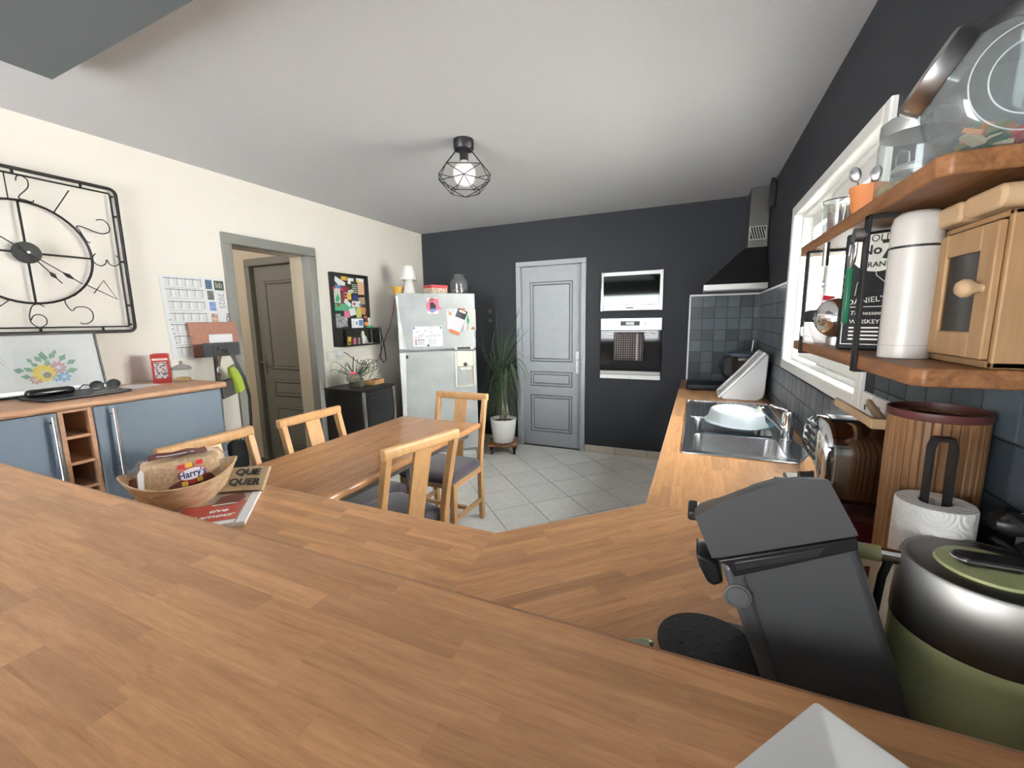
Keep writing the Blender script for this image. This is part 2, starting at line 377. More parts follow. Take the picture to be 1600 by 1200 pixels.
# back wall with opening for the door
BD0, BD1, BDT = -1.835, -1.122, 2.04
wb = MB(); wb.box(XL - .22, BD0, YB, YB + .2, 0, H); wb.box(BD1, XR + .2, YB, YB + .2, 0, H); wb.box(BD0, BD1, YB, YB + .2, BDT, H); wb.box(BD0 - .1, BD1 + .1, YB + .2, YB + .25, 0, H)
wb = struct(wb.build('wall_back', M_dark))
WY0, WY1, WZ0, WZ1 = 1.72, 3.065, 1.165, 2.045
wr = MB(); wr.box(XR, XR + .2, YR, WY0, 0, H); wr.box(XR, XR + .2, WY1, YB, 0, H); wr.box(XR, XR + .2, WY0, WY1, 0, WZ0); wr.box(XR, XR + .2, WY0, WY1, WZ1, H)
wr = struct(wr.build('wall_right', M_dark))
w = MB(); w.box(XL - .22, -3.0, YR - .2, YR, 0, H); w.box(-.9, XR + .2, YR - .2, YR, 0, H); w.box(-3.0, -.9, YR - .2, YR, 2.05, H)
struct(w.build('wall_rear', mat('grey green wall paint', (.12, .13, .12), .85)))
# hall behind the doorway
w = MB(); w.box(-5.4, -4.2, 2.95, 3.05, 0, H); w.box(-3.46, XL - .22, 2.95, 3.05, 0, H); w.box(-4.2, -3.46, 2.95, 3.05, 2.04, H)
w.box(-5.5, -5.4, .9, 3.05, 0, H); w.box(-5.5, XL - .22, .8, .9, 0, H); w.box(-4.3, -3.4, 3.05, 3.1, 0, H)
struct(w.build('wall_hall', M_hall))
w = MB(); w.box(XL - .221, XL - .075, DW1 - .006, DW1, 0, DWT); w.box(XL - .221, XL - .075, DW0, DW0 + .006, 0, DWT); w.box(XL - .221, XL - .075, DW0, DW1, DWT - .006, DWT)
struct(w.build('trim_2', M_hall))
# doorway frame in the left wall
d2 = MB(); f0, f1 = 2.0, 2.805
d2.box(XL - .075, XL + .018, f0, DW0 + .008, 0, DWT - .008); d2.box(XL - .075, XL + .018, DW1 - .008, f1, 0, DWT - .008); d2.box(XL - .075, XL + .018, f0, f1, DWT - .008, 2.1)
struct(d2.build('door_2', M_frameg, bevel=.006))
def panel_door(name, w, h, mats, loc, rz, panels, frame, leaf_y=.03, handle=None):
    """front faces local -y; panels = (x0,x1,z0,z1); frame = width of the casing"""
    m, mf, mg = mats
    root = bpy.data.objects.new(name, None); COL.objects.link(root); root.location = loc; root.rotation_euler = (0, 0, rz); struct(root)
    fm = MB(); e = frame
    fm.box(-w / 2 - e, -w / 2 + .012, -.022, .07, 0, h - .012); fm.box(w / 2 - .012, w / 2 + e, -.022, .07, 0, h - .012); fm.box(-w / 2 - e, w / 2 + e, -.022, .07, h - .012, h + e)
    fm.build('door_frame', mf, root, bevel=.006)
    MB().box(-w / 2 + .014, w / 2 - .014, leaf_y, leaf_y + .04, .006, h - .014).build('door_leaf', m, root, bevel=.003)
    for x0, x1, z0, z1 in panels:
        ring(MB(), x0, x1, z0, z1, .010, leaf_y - .007, leaf_y + .002).build('moulding_groove', mg, root, bevel=.002)
        ring(MB(), x0 + .010, x1 - .010, z0 + .010, z1 - .010, .020, leaf_y - .013, leaf_y + .002).build('panel_moulding', m, root, bevel=.006)
        ring(MB(), x0 + .030, x1 - .030, z0 + .030, z1 - .030, .010, leaf_y - .004, leaf_y + .002).build('moulding_groove', mg, root)
        MB().box(x0 + .040, x1 - .040, leaf_y - .007, leaf_y + .002, z0 + .040, z1 - .040).build('door_panel', m, root, bevel=.004)
    return root
d1 = panel_door('door_1', .713, 2.04, (M_ldoor, M_ldoor, M_ldoord), (-1.4785, YB, 0), 0,
                [(-.245, .245, .98, 1.86), (-.245, .245, .70, .87), (-.245, .245, .17, .60)], .04)
hp = MB().box(.285, .318, .024, .031, .86, 1.10).build('lock_plate', M_white, d1, bevel=.003)
hm = MB(); hm.cyl((.302, .03, 1.01), (.302, -.02, 1.01), .008); hm.cyl((.302, .03, .92), (.302, .018, .92), .006)
hm.build('latch_spindle', M_steel, hp)
d3 = panel_door('door_3', .74, 2.04, (M_taupe, M_taupe, mat('dark taupe groove', (.12, .11, .09), .6)), (-3.83, 2.95, 0), 0,
                [(-.22, .25, .98, 1.88), (-.22, .25, .70, .88), (-.22, .25, .15, .60)], .06)
hd = MB(); hd.box(-.325, -.295, .02, .03, .93, 1.13); hd.cyl((-.31, .03, 1.06), (-.31, -.03, 1.06), .008); hd.beam((-.31, -.03, 1.06), (-.22, -.03, 1.06), .016, .012)
hd.build('door_handle', M_taupe, d3, bevel=.002)
# window
wn = bpy.data.objects.new('window_1', None); COL.objects.link(wn); wn.location = (XR, 2.39, 0); wn.rotation_euler = (0, 0, -PI / 2); struct(wn)
# local x = -Y, front (-y) faces the room
wx0, wx1 = -(3.10 - 2.39), -(1.685 - 2.39)
ring(MB(), wx0, wx1, 1.128, 2.085, .055, -.018, .09).build('casing', M_winf, wn, bevel=.006)
ring(MB(), wx0 + .045, wx1 - .045, 1.172, 2.04, .03, .03, .12).build('window_frame', M_winf, wn, bevel=.004)
mid = -(2.5 - 2.39)
for (a, b, y) in ((wx0 + .07, mid + .03, .075), (mid - .03, wx1 - .07, .045)):
    sh = ring(MB(), a, b, 1.20, 2.012, .05, y, y + .028, .055, .07).build('sash', M_winf, wn, bevel=.004)
    MB().box(a + .045, b - .045, y + .012, y + .017, 1.25, 1.95).build('pane', M_pane, sh)
# outside: pale paving and the neighbour's rendered house
M_render = mat('white house render', (.80, .79, .77), .9)
M_shut = mat('grey shutter slats', (.45, .47, .49), .6)
struct(MB().box(XR + .2, 9, -6, 14, -.2, -.05).build('ground_outside', mat('grey gravel', (.20, .19, .175), .9)))
nb = tag(bpy.data.objects.new('neighbour_house', None), 'white rendered house seen through the kitchen window', 'house'); COL.objects.link(nb); nb.location = (6.0, 6, -.05)
MB().box(0, 2, -11, 12, 0, 4.8).build('wall', M_render, nb)
MB().prism([(-.3, 4.8), (2.3, 4.8), (1, 5.4)], -11.2, 12.2, 'y').build('roof', mat('pale roof tile', (.5, .36, .28), .8), nb)
for k in (-4, 0, 4):
    sm = MB()
    for z in range(12): sm.box(-.03, .02, k - .6, k + .6, .9 + z * .09, .97 + z * .09)
    sm.build('shutter', M_shut, nb)

# tiled backsplash, each tile a part of its wall
ZC = .84
tm = {}
def wtile(w, h):
    k = (round(w, 3), round(h, 3))
    if k not in tm:
        o = MB().box(-w / 2, w / 2, -.006, 0, -h / 2, h / 2).build('tile', M_wtile, bevel=.0015, seg=1); tm[k] = o.data; bpy.data.objects.remove(o)
    return tm[k]
def put_tile(wall, loc, rz, w, h):
    o = bpy.data.objects.new('tile', wtile(w, h)); COL.objects.link(o); o.parent = wall; o.location = loc; o.rotation_euler = (0, 0, rz)
P = .1045
MB().box(-.065, XR, YB - .004, YB, ZC - .02, 1.645).build('grout_bed', M_wgrout, wb)
MB().box(XR - .004, XR, .3, YB, ZC - .02, 1.127).build('grout_bed', M_wgrout, wr)
MB().box(XR - .004, XR, .3, 1.685, 1.127, 1.645).build('grout_bed', M_wgrout, wr)
MB().box(XR - .004, XR, 3.10, YB, 1.127, 1.645).build('grout_bed', M_wgrout, wr)
for r in range(8):
    z1 = 1.640 - r * P
    z0 = max(z1 - P + .005, ZC)
    if z1 - z0 < .02: continue
    for c in range(6):
        x0 = -.06 + c * P; x1 = min(x0 + P - .005, XR - .006)
        if x1 - x0 > .015: put_tile(wb, ((x0 + x1) / 2, YB - .003, (z0 + z1) / 2), 0, x1 - x0, z1 - z0)
    for c in range(40):
        y1 = YB - .008 - c * P; y0 = y1 - P + .005
        if y0 < .42: break
        if z1 > 1.13 and y1 > 1.66 and y0 < 3.13:
            if z0 < 1.09 and z1 > 1.128: pass
            if y0 < 1.685 < y1 - .02 and z0 > 1.05: continue
            if z0 > 1.05: continue
            put_tile(wr, (XR - .003, (y0 + y1) / 2, (z0 + 1.1) / 2), -PI / 2, y1 - y0, 1.1 - z0) if 1.1 - z0 > .02 else None
            continue
        put_tile(wr, (XR - .003, (y0 + y1) / 2, (z0 + z1) / 2), -PI / 2, y1 - y0, z1 - z0)
t3 = MB(); t3.box(-.078, -.063, YB - .012, YB, ZC - .03, 1.66); t3.box(-.078, XR, YB - .012, YB, 1.643, 1.66)
struct(t3.build('trim_3', M_white, bevel=.002))
t4 = MB(); t4.box(XR - .012, XR, 3.10, YB - .012, 1.643, 1.66)
struct(t4.build('trim_4', M_white, bevel=.002))
bb = bpy.data.objects.new('baseboard_back', None); COL.objects.link(bb); struct(bb); bb.location = (0, YB, 0)
def bbtile(x0, x1): MB().box(x0, x1, -.011, 0, .001, .078).build('baseboard_tile', M_base, bb, bevel=.002)
x = -1.078
while x < -.08: bbtile(x, min(x + .33, -.07) - .004); x += .33
x = XL + .02
while x < -1.89: bbtile(x, min(x + .33, -1.885) - .004); x += .33
bl = bpy.data.objects.new('baseboard_left', None); COL.objects.link(bl); struct(bl); bl.location = (XL, 0, 0)
y = 2.82
while y < YB - .03: MB().box(0, .011, y, min(y + .33, YB - .012) - .004, .001, .078).build('baseboard_tile', M_base, bl, bevel=.002); y += .33
# ------------------------------------------------------------------ worktops
BZ = 1.02
bar = thing('bar_counter', 'raised beech butcher block bar top across the foreground', 'bar', (-1.0, .2, 0))
BX0, BX1, BY0, BY1 = -2.5, XR - .02, -.42, .53
MB().box(BX0 + 1, BX1 + 1, BY0 - .2, BY1 - .2 - .012, BZ - .04, BZ - .004).build('slab', M_beechedge, bar)
ed = []
for i in range(7):
    a = PI / 2 * i / 6; ed.append((BY1 - .2 - .014 + .014 * math.sin(a), BZ - .014 + .014 * math.cos(a)))
ed += [(BY1 - .2, BZ - .04), (BY1 - .2 - .014, BZ - .04)]
MB().prism(ed, BX0 + 1, BX1 + 1, 'x').build('rounded_edge', M_beechedge, bar, smooth=40)
MB().box(BX0 + 1.1, BX1 + 1, .1, .19, 0, BZ - .04).build('support_panel', M_white, bar)
staves(bar, [(BX0 + .1, -.12), (BX1, -.12), (BX1, BY1 - .014), (BX0 + .1, BY1 - .014)], 0, .0385, .20, .42, BZ, .004, M_beech, 3, (0, BY1 - .014))
MB().box(BX0 + 1, BX1 + 1, BY0 - .2, -.32, BZ - .004, BZ).build('near_strip', M_beech, bar)
MB().box(BX0 + 1, BX0 + 1.1, -.32, BY1 - .214, BZ - .004, BZ).build('end_strip', M_beech, bar)

kc = thing('kitchen_worktop', 'lower beech butcher block worktop running from the bar round to the sink', 'worktop', (0, 1.2, 0))
SX0, SX1, SY0, SY1 = -.028, .462, 1.99, 3.285
def slab(poly): return MB().prism([(a, b - 1.2) for a, b in poly], ZC - .038, ZC - .004).build('slab', M_beechedge, kc)
PL = [(-1.8, .44), (-1.8, 1.012), (-.504, 1.012), (-.458, .44)]
PD = [(-.504, 1.012), (-.126, 1.371), (XR - .008, 1.371), (XR - .008, .44), (-.458, .44)]
RB = XR - .008
PR = [[(-.126, 1.371), (-.124, SY0), (RB, SY0), (RB, 1.371)], [(-.124, SY0), (-.118, SY1), (SX0, SY1), (SX0, SY0)],
      [(SX1, SY0), (SX1, SY1), (RB, SY1), (RB, SY0)], [(-.118, SY1), (-.115, YB - .014), (RB, YB - .014), (RB, SY1)]]
for p in [PL, PD] + PR: slab(p)
SW = .0345
staves(kc, PL, 0, SW, .18, .38, ZC, .004, M_beech, 5, (0, 1.012))
staves(kc, PD, math.atan2(.359, .378), SW, .18, .38, ZC, .004, M_beech, 6, (-.504, 1.012))
for k, p in enumerate(PR): staves(kc, p, PI / 2, SW, .18, .38, ZC, .004, M_beech, 8 + k, (-.126, 1.371))
e = MB(); e.prism([(-.1255, 1.372 - 1.2), (-.1285, 1.372 - 1.2), (-.1180, YB - .014 - 1.2), (-.1150, YB - .014 - 1.2)], ZC - .038, ZC - .001)
e.prism([(-1.8, -.188), (-.504, -.188), (-.504, -.185), (-1.8, -.185)], ZC - .038, ZC - .001)
e.prism([(-.504, -.188), (-.126, .171), (-.128, .173), (-.506, -.186)], ZC - .038, ZC - .001)
e.build('edge_band', mat('pale edge band', (.68, .5, .34), .4), kc)
b = MB(); b.prism([(-.08, .25), (-.08, 3.2), (.5, 3.2), (.5, .25)], .0, ZC - .30); b.prism([(-.08, .25), (-.08, .74), (.5, .74), (.5, .25)], ZC - .3, ZC - .038); b.prism([(-.08, 2.1), (-.08, 3.2), (.5, 3.2), (.5, 2.1)], ZC - .3, ZC - .038)
b.prism([(-1.75, -.72), (-1.75, -.26), (-.5, -.26), (-.08, .14), (-.08, .25), (.5, .25), (.5, -.72)], 0, ZC - .038)
b.build('base_units', M_white, kc)

# ------------------------------------------------------------------ table and chairs
tb = thing('dining_table', 'long beech laminate dining table butted against the worktop', 'table', (-1.67, 1.76, 0))
MB().box(-.335, .335, -.73, .73, .71, .75).build('tabletop', M_table, tb, bevel=.016, seg=4)
MB().box(-.27, .27, -.66, .66, .66, .71).build('table_frame', mat('dark table frame', (.05, .04, .035), .6), tb)
LEGY = .14
for sx in (-1, 1):
    for yy in (-.60, LEGY): MB().cyl((sx * .17, yy, 0), (sx * .17, yy, .66), .02).build('leg', M_chrome, tb, smooth=40)
def make_chair(label, loc, rz):
    c = thing('dining_chair', label, 'chair', loc, rz)
    for sx in (-1, 1):
        # rear post, bent backwards above the seat
        x = sx * .195; pts = [(.205, 0), (.19, .25), (.19, .46), (.22, .62), (.285, .885)]
        MB().loft([[Vector((x - .016, y - .02, z)), Vector((x + .016, y - .02, z)), Vector((x + .016, y + .02, z)), Vector((x - .016, y + .02, z))] for y, z in pts]).build('rear_post', M_chair, c, bevel=.004)
        MB().box(x - .018, x + .018, -.205, -.165, 0, .41).build('front_leg', M_chair, c, bevel=.004)
        MB().box(x - .011, x + .011, -.17, .18, .14, .17).build('side_stretcher', M_chair, c, bevel=.003)
        MB().box(x - .012, x + .012, -.17, .18, .37, .415).build('seat_rail', M_chair, c, bevel=.003)
    MB().box(-.18, .18, -.198, -.172, .37, .415).build('front_rail', M_chair, c, bevel=.003)
    MB().box(-.18, .18, -.015, .01, .155, .18).build('cross_stretcher', M_chair, c, bevel=.003)
    MB().box(-.18, .18, .178, .2, .37, .415).build('rear_rail', M_chair, c, bevel=.003)
    MB().loft([[Vector((x, .288 + y, .897 + z)) for y, z in rrect(.036, .05, .012)] for x in (-.218, .218)]).build('top_rail', M_chair, c, bevel=.004)
    MB().loft([[Vector((-.05, y - .008, z)), Vector((.05, y - .008, z)), Vector((.05, y + .008, z)), Vector((-.05, y + .008, z))] for y, z in ((.19, .41), (.2, .5), (.225, .62), (.285, .88))]).build('back_splat', M_chair, c, bevel=.003)
    rings = []
    for z, g in ((.414, .006), (.43, -.004), (.455, -.004), (.472, .008), (.48, .03)):
        rings.append([Vector((a, b, z)) for a, b in rrect(.435 - 2 * g, .40 - 2 * g, .05, 5, 0, -.03)])
    MB().loft(rings).build('seat_cushion', M_cush, c, smooth=60)
    return c
ch = make_chair('beech chair at the far end of the table in front of the fridge', (-1.59, 2.38, 0), 0)
for lbl, loc, rz in (('beech chair on the near side of the table seen from behind', (-1.40, 1.60, 0), math.radians(255.5)),
                     ('beech chair behind the bread bowl in front of the blue sideboard', (-1.83, 1.19, 0), PI / 2),
                     ('beech chair on the far side of the table in front of the grey doorway', (-1.81, 1.76, 0), PI / 2)):
    c = copy_tree(ch); c.location = loc; c.rotation_euler = (0, 0, rz); c['label'] = lbl
# ------------------------------------------------------------------ fridge and what is on it
FR = math.atan2(.49, .61); FO = Vector((-2.71, 3.37, 0)); FD = Vector((math.cos(FR), math.sin(FR), 0)); FN = Vector((math.sin(FR), -math.cos(FR), 0))
def onf(a, z, off): return FO + FD * a + FN * off + Vector((0, 0, z))
fr = thing('fridge_freezer', 'tall pale grey fridge freezer set across the room corner', 'fridge', onf(.39, 0, -.065), FR)
FW = .39
MB().box(-FW, FW, .01, .60, .05, 1.70).build('cabinet', M_fridge, fr, bevel=.01)
MB().box(-FW + .02, FW - .02, .03, .10, .0, .08).build('kick_plate', M_white, fr, bevel=.004)
def bulged(x0, x1, z0, z1, b=.012, n=10):
    out = MB(); top = []
    for i in range(n + 1):
        t = i / n; top.append((x0 + (x1 - x0) * t, -.06 - b * (1 - (2 * t - 1) ** 2)))
    return out.prism(top + [(x1, .005), (x0, .005)], z0, z1)
bulged(-FW, FW, 1.165, 1.728).build('freezer_door', M_fridge, fr, smooth=40, bevel=.008)
fd = bulged(-FW, FW, .09, 1.150).build('fridge_door', M_fridge, fr, smooth=40, bevel=.008)
MB().box(-FW, FW, -.01, .60, 1.70, 1.716).build('top_panel', M_white, fr, bevel=.004)
MB().tube([(-.385, -.062, 1.70), (-.372, -.064, 1.5), (-.345, -.082, 1.30), (-.325, -.086, 1.18)], .012, 8).build('freezer_handle', M_white, fr, smooth=60)
MB().prism([(-.386, 1.60), (-.379, 1.6), (-.330, 1.18), (-.388, 1.18)], -.085, -.055, 'y').build('handle_trim', M_white, fr, bevel=.004)
MB().prism([(-.388, 1.14), (-.325, 1.14), (-.345, .50), (-.372, .35), (-.388, .35)], -.083, -.055, 'y').build('handle_trim', M_white, fr, bevel=.004)
MB().cyl((-.32, -.06, 1.10), (-.32, -.082, 1.10), .017).build('lock', M_black, fr, smooth=40)
dp = MB().box(.165, .355, -.083, -.055, 1.157, 1.187).build('display_panel', M_white, fr, bevel=.004)
MB().box(.187, .325, -.086, -.08, 1.162, 1.182).build('display_window', M_black, dp, bevel=.002)
wd = ring(MB(), .157, .372, .765, 1.142, .022, -.086, -.06, .02, .16).build('water_dispenser', M_ivory, fr, bevel=.006)
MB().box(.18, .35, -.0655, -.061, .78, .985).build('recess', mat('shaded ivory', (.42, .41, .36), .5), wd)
MB().prism([(.20, .98), (.335, .98), (.32, .945), (.215, .945)], -.105, -.062, 'y').build('spout_bracket', M_ivory, wd, bevel=.004)
MB().lathe([(.02, 0), (.02, .006), (.012, .009)], (.267, -.087, 1.005), 16, Matrix.Rotation(PI / 2, 4, 'X').to_3x3() @ Matrix.Scale(.4, 3, (0, 0, 1)) if False else Matrix.Rotation(PI / 2, 3, 'X')).build('lever_pad', M_black, wd, smooth=40)
# papers under magnets (curved door front: about -.07)
def onfridge(name, label, cat, a, z, group=None, tilt=0, off=.0125):
    return thing(name, label, cat, onf(a, z, off), group=group, rot=Euler((0, tilt, FR)))
p = onfridge('wall_planner', 'small white monthly planner sheet on the freezer door', 'calendar', .288, 1.30)
MB().box(-.148, .148, -.001, 0, -.10, .10).build('sheet', M_paper, p)
g = MB()
for i in range(11): g.box(-.135 + i * .027, -.1342 + i * .027, -.0016, -.001, -.02, .06)
for i in range(4): g.box(-.135, .135, -.0016, -.001, -.02 + i * .0267, -.0192 + i * .0267)
g.build('grid', M_ink, p)
g = MB()
for (a, z) in ((-.11, .045), (-.03, .055), (.03, .045), (-.08, .012), (-.055, .018), (.055, .01), (.085, .018), (.11, .006), (-.13, -.012), (-.10, -.008), (-.075, .0), (-.02, -.004), (.005, .002), (.03, .002), (.06, -.004)): g.box(a, a + .016, -.0018, -.001, z, z + .005)
g.build('marks', M_inkd, p)
for k in range(6): MB().box(-.12 + .0 * k, -.03, -.0016, -.001, -.035 - k * .009, -.031 - k * .009).build('text_line', M_ink, p) if k < 1 else None
g = MB()
for k in range(6): g.box(-.105, -.035, -.0016, -.001, -.03 - k * .01, -.026 - k * .01); g.box(.0, .085, -.0016, -.001, -.03 - k * .01, -.027 - k * .01)
g.build('notes', M_ink, p)
MB().box(-.125, -.115, -.0018, -.001, -.085, -.03).build('side_stripe', M_redp, p)
text('title', '2025', .022, mat('violet print', (.25, .1, .4), .8), p, (.03, -.0015, .083))
for a, mcol in ((-.135, M_bluep), (.132, M_gr), ): MB().cyl((a, 0, .085), (a, -.006, .085), .012).build('magnet', mcol, p, smooth=40)
MB().cyl((.0, 0, -.09), (.0, -.006, -.09), .011).build('magnet', M_black, p, smooth=40)
p = onfridge('photo_collage', 'bright pink edged photo cut-out stuck on the freezer door', 'photo', .352, 1.605)
MB().box(-.055, .05, -.001, 0, -.08, .078).build('backing', M_paper, p)
MB().prism([(-.06, .02), (-.03, .075), (.05, .07), (.055, .0), (.085, -.03), (.03, -.05), (-.01, -.075), (-.05, -.05), (-.07, .0)], -.002, -.001, 'y').build('pink_border', M_pink, p)
MB().prism([(-.03, .03), (.0, .035), (.03, .0), (.02, -.05), (-.03, -.035)], -.003, -.002, 'y').build('dark_figure', M_inkd, p)
MB().prism([(-.04, .05), (-.01, .08), (.02, .06), (-.01, .04)], -.003, -.002, 'y').build('brown_figure', mat('brown photo tone', (.25, .1, .05), .8), p)
MB().prism([(-.02, -.03), (.03, -.03), (.03, -.055), (-.03, -.06)], -.0036, -.003, 'y').build('blue_figure', M_bluep, p)
p = onfridge('shopping_list', 'white note sheet with a small round magnet on the freezer door', 'note', .535, 1.47)
MB().box(-.05, .06, -.001, 0, -.10, .10).build('sheet', M_paper, p)
MB().cyl((-.015, 0, .055), (-.015, -.008, .055), .018).build('magnet', mat('tan magnet', (.4, .24, .1), .6), p, smooth=40)
text('heading', 'Bon de', .024, M_navy, p, (-.005, -.0016, .083))
p = onfridge('recipe_card', 'pale postcard with green sprig at the right of the freezer door', 'card', .715, 1.457, off=.0105)
MB().box(-.065, .065, -.001, 0, -.105, .105).build('sheet', mat('pale grey card', (.62, .61, .58), .8), p)
MB().prism([(-.03, .0), (-.02, .06), (.0, .0), (-.005, -.04), (-.025, -.03)], -.0018, -.001, 'y').build('sprig', M_gr, p)
MB().prism([(-.03, -.1), (-.02, -.1), (-.015, -.03), (-.022, -.03)], -.0018, -.001, 'y').build('stalk', M_ink, p)
MB().prism([(.01, -.1), (.055, -.1), (.05, -.075), (.03, -.07)], -.0018, -.001, 'y').build('brown_patch', mat('brown print tone', (.3, .16, .07), .8), p)
p = onfridge('notepad_clipboard', 'tilted notepad with dark header and orange foot on the freezer door', 'notepad', .60, 1.44, tilt=.40, off=.020)
MB().box(-.052, .052, -.004, 0, -.125, .13).build('pad', M_paper, p, bevel=.001)
MB().box(-.052, .052, -.0055, -.0041, .04, .13).build('header', mat('charcoal header', (.06, .06, .065), .8), p)
MB().box(-.053, .053, -.0055, -.0041, -.127, -.095).build('foot', mat('orange print', (.62, .16, .06), .8), p)
MB().box(-.035, .035, -.007, -.0055, .10, .12).build('title', M_paper, p)
g = MB()
for k in range(5): g.box(-.042, .042, -.0048, -.0041, .02 - k * .024, .023 - k * .024)
g.build('lines', M_pink, p)
MB().cyl((.0, -.004, .135), (.0, -.018, .135), .017).build('magnet', M_terra, p, smooth=40)
# on top of the fridge
lp = thing('table_lamp', 'white ceramic mushroom lamp standing on the fridge', 'lamp', onf(.137, 1.7175, -.16), 0)
MB().lathe([(.068, 0), (.068, .01), (.034, .155), (.03, .16)]).build('base', M_lampw, lp, smooth=50)
MB().lathe([(.082, .150), (.086, .156), (.052, .285), (.046, .29), (.0, .291)], caps=False).build('lamp_shade', M_lampw, lp, smooth=50)
bx = thing('biscuit_tin', 'patterned tin box with a coral red lid lying on the fridge', 'tin', onf(.398, 1.7175, -.15), FR + .55)
MB().box(-.10, .10, -.07, .07, 0, .075).build('body', M_floral, bx, bevel=.003)
MB().box(-.103, .103, -.073, .073, .066, .098).build('lid', mat('coral lid', (.55, .07, .07), .45), bx, bevel=.004)
jr = thing('glass_storage_jar', 'large clear lidded glass jar on the fridge right side', 'jar', onf(.645, 1.7175, -.16), 0)
MB().lathe([(.07, 0), (.088, .008), (.09, .02), (.09, .13), (.082, .155), (.052, .175), (.05, .19), (.058, .2), (.052, .205)], n=32, caps=False).build('body', M_glass, jr, smooth=60)
MB().lathe([(0.0, .204), (.05, .204), (.05, .212), (.02, .216), (0, .216)], n=24).build('lid', M_glass, jr, smooth=40)
MB().lathe([(.0, .006), (.08, .006), (.085, .03), (.08, .045), (.02, .05), (0, .05)], n=24).build('contents', mat('mixed dry contents', (.16, .12, .08), .8, var=.5, vs=60), jr, smooth=40)
yb = thing('ochre_bowl', 'small ochre bowl beside the white lamp on the fridge', 'bowl', onf(.02, 1.7175, -.20), FR)
MB().lathe([(.035, 0), (.04, .004), (.062, .085), (.058, .086), (.036, .01), (0, .01)], caps=False).build('body', M_cap, yb, smooth=50)
MB().prism([(-.062, .07), (-.09, .095), (-.05, .085)], -.015, .015, 'y').build('spout', M_cap, yb, bevel=.003)
# small metal hooks on the dark wall right of the fridge
for z, lb in ((1.557, 'upper small brass flower hook on the dark wall beside the fridge'), (1.45, 'lower small brass flower hook on the dark wall beside the fridge')):
    hk = thing('wall_hook', lb, 'hook', (-2.20, YB, z), 0, 'hooks beside the fridge')
    MB().cyl((0, 0, 0), (0, -.02, 0), .006).build('stem', M_blackm, hk)
    m = MB()
    for k in range(6):
        a = k * PI / 3; m.tube([(0, -.02, 0), (.018 * math.cos(a), -.026, .018 * math.sin(a)), (.03 * math.cos(a), -.02, .03 * math.sin(a))], .003, 5)
    m.build('rosette', mat('tarnished brass', (.2, .18, .12), .4, metal=.8), hk)
# ------------------------------------------------------------------ oven, microwave, towel, hood
M_ovsteel = mat('oven steel', (.30, .295, .28), .32, metal=1, bump=.02, bs=300)
ov = thing('built_in_oven', 'built-in oven with steel control strip and black glass door', 'oven', (-.617, YB, .83), 0)
MB().box(-.30, .30, -.012, .0, 0, .62).build('body', M_black, ov)
pn = MB().box(-.30, .30, -.028, -.012, .50, .62).build('control_panel', M_ovsteel, ov, bevel=.002)
for x in (-.135, .125): MB().lathe([(.02, 0), (.02, .012), (.014, .022), (0, .022)], (x, -.028, .565), 18, Matrix.Rotation(PI / 2, 3, 'X')).build('knob', M_chrome, pn, smooth=40)
dsp = MB().box(-.10, .09, -.030, -.027, .545, .59).build('display', M_black, pn)
MB().box(-.045, .035, -.0308, -.0299, .552, .582).build('clock_panel', mat('grey lcd', (.55, .57, .6), .4), pn)
dr = MB().box(-.298, .298, -.032, -.012, .085, .497).build('oven_door', M_mirror, ov, bevel=.002)
hm = MB().cyl((-.235, -.065, .462), (.235, -.065, .462), .009)
for x in (-.2, .2): hm.cyl((x, -.03, .462), (x, -.065, .462), .007)
hm.build('door_handle', M_white, dr, smooth=40)
MB().box(-.30, .30, -.034, -.012, .045, .083).build('lower_strip', M_ovsteel, ov, bevel=.002)
vs = MB().box(-.30, .30, -.030, -.010, .0, .042).build('vent_strip', M_white, ov, bevel=.002)
for x in (-.27, 0, .27): MB().cyl((x, -.029, .02), (x, -.032, .02), .004).build('screw', M_ovsteel, vs)
MB().box(-.02, .02, -.0345, -.033, .06, .067).build('maker_badge', M_ink, ov)
tw = MB()
R2 = random.Random(2); pts = []
for i in range(19):
    x = -.155 + .29 * i / 18; pts.append((x, .006 * math.sin(i * 1.1)))
front = [[Vector((x, -.080 + w, z)) for x, w in pts] for z in (.20, .30, .40, .466)]
rings = front + [[Vector((x, -.065 + w * .3, .478)) for x, w in pts], [Vector((x, -.052 + w * .3, .466)) for x, w in pts], [Vector((x, -.048 + w * .3, .30)) for x, w in pts]]
twr = thing('tea_towel', 'brown and white checked tea towel hanging from the oven handle', 'towel', (-.617, YB, .83), 0)
tw.loft(rings, False, False, closed=False).build('cloth', M_plaid, twr, smooth=80, solid=.003)
sb_ = MB().box(.068, .082, -.089, -.0865, .20, .465).build('pale_stripe', mat('pale woven stripe', (.42, .38, .37), .9), twr)
mw = thing('microwave', 'built-in microwave with steel frame and mirrored door', 'microwave', (-.617, YB, 1.527), 0)
MB().box(-.298, .298, -.02, 0, 0, .383).build('body', M_ovsteel, mw)
ring(MB(), -.298, .298, .0, .383, .022, -.035, -.02, .055, .04).build('front_frame', M_ovsteel, mw, bevel=.003)
md = MB().box(-.28, .28, -.03, -.018, .05, .35).build('door', mat('mirrored door glass', (.045, .048, .045), .04, metal=.9), mw)
MB().box(-.298, -.288, -.04, -.02, .0, .383).build('edge_handle', M_chrome, mw); MB().box(.27, .298, -.038, -.034, .0, .383).build('hinge_strip', M_ovsteel, mw)
MB().box(-.055, .03, -.0362, -.0348, .018, .034).build('maker_badge', M_ink, mw)
hd = thing('extractor_hood', 'black and steel chimney extractor hood in the corner over the hob', 'hood', (.27, YB, 0), 0)
def rc(x0, x1, y0, y1, z): return [Vector((x0, y0, z)), Vector((x1, y0, z)), Vector((x1, y1, z)), Vector((x0, y1, z))]
hx0, hx1 = -.235, XR - .27 - .008
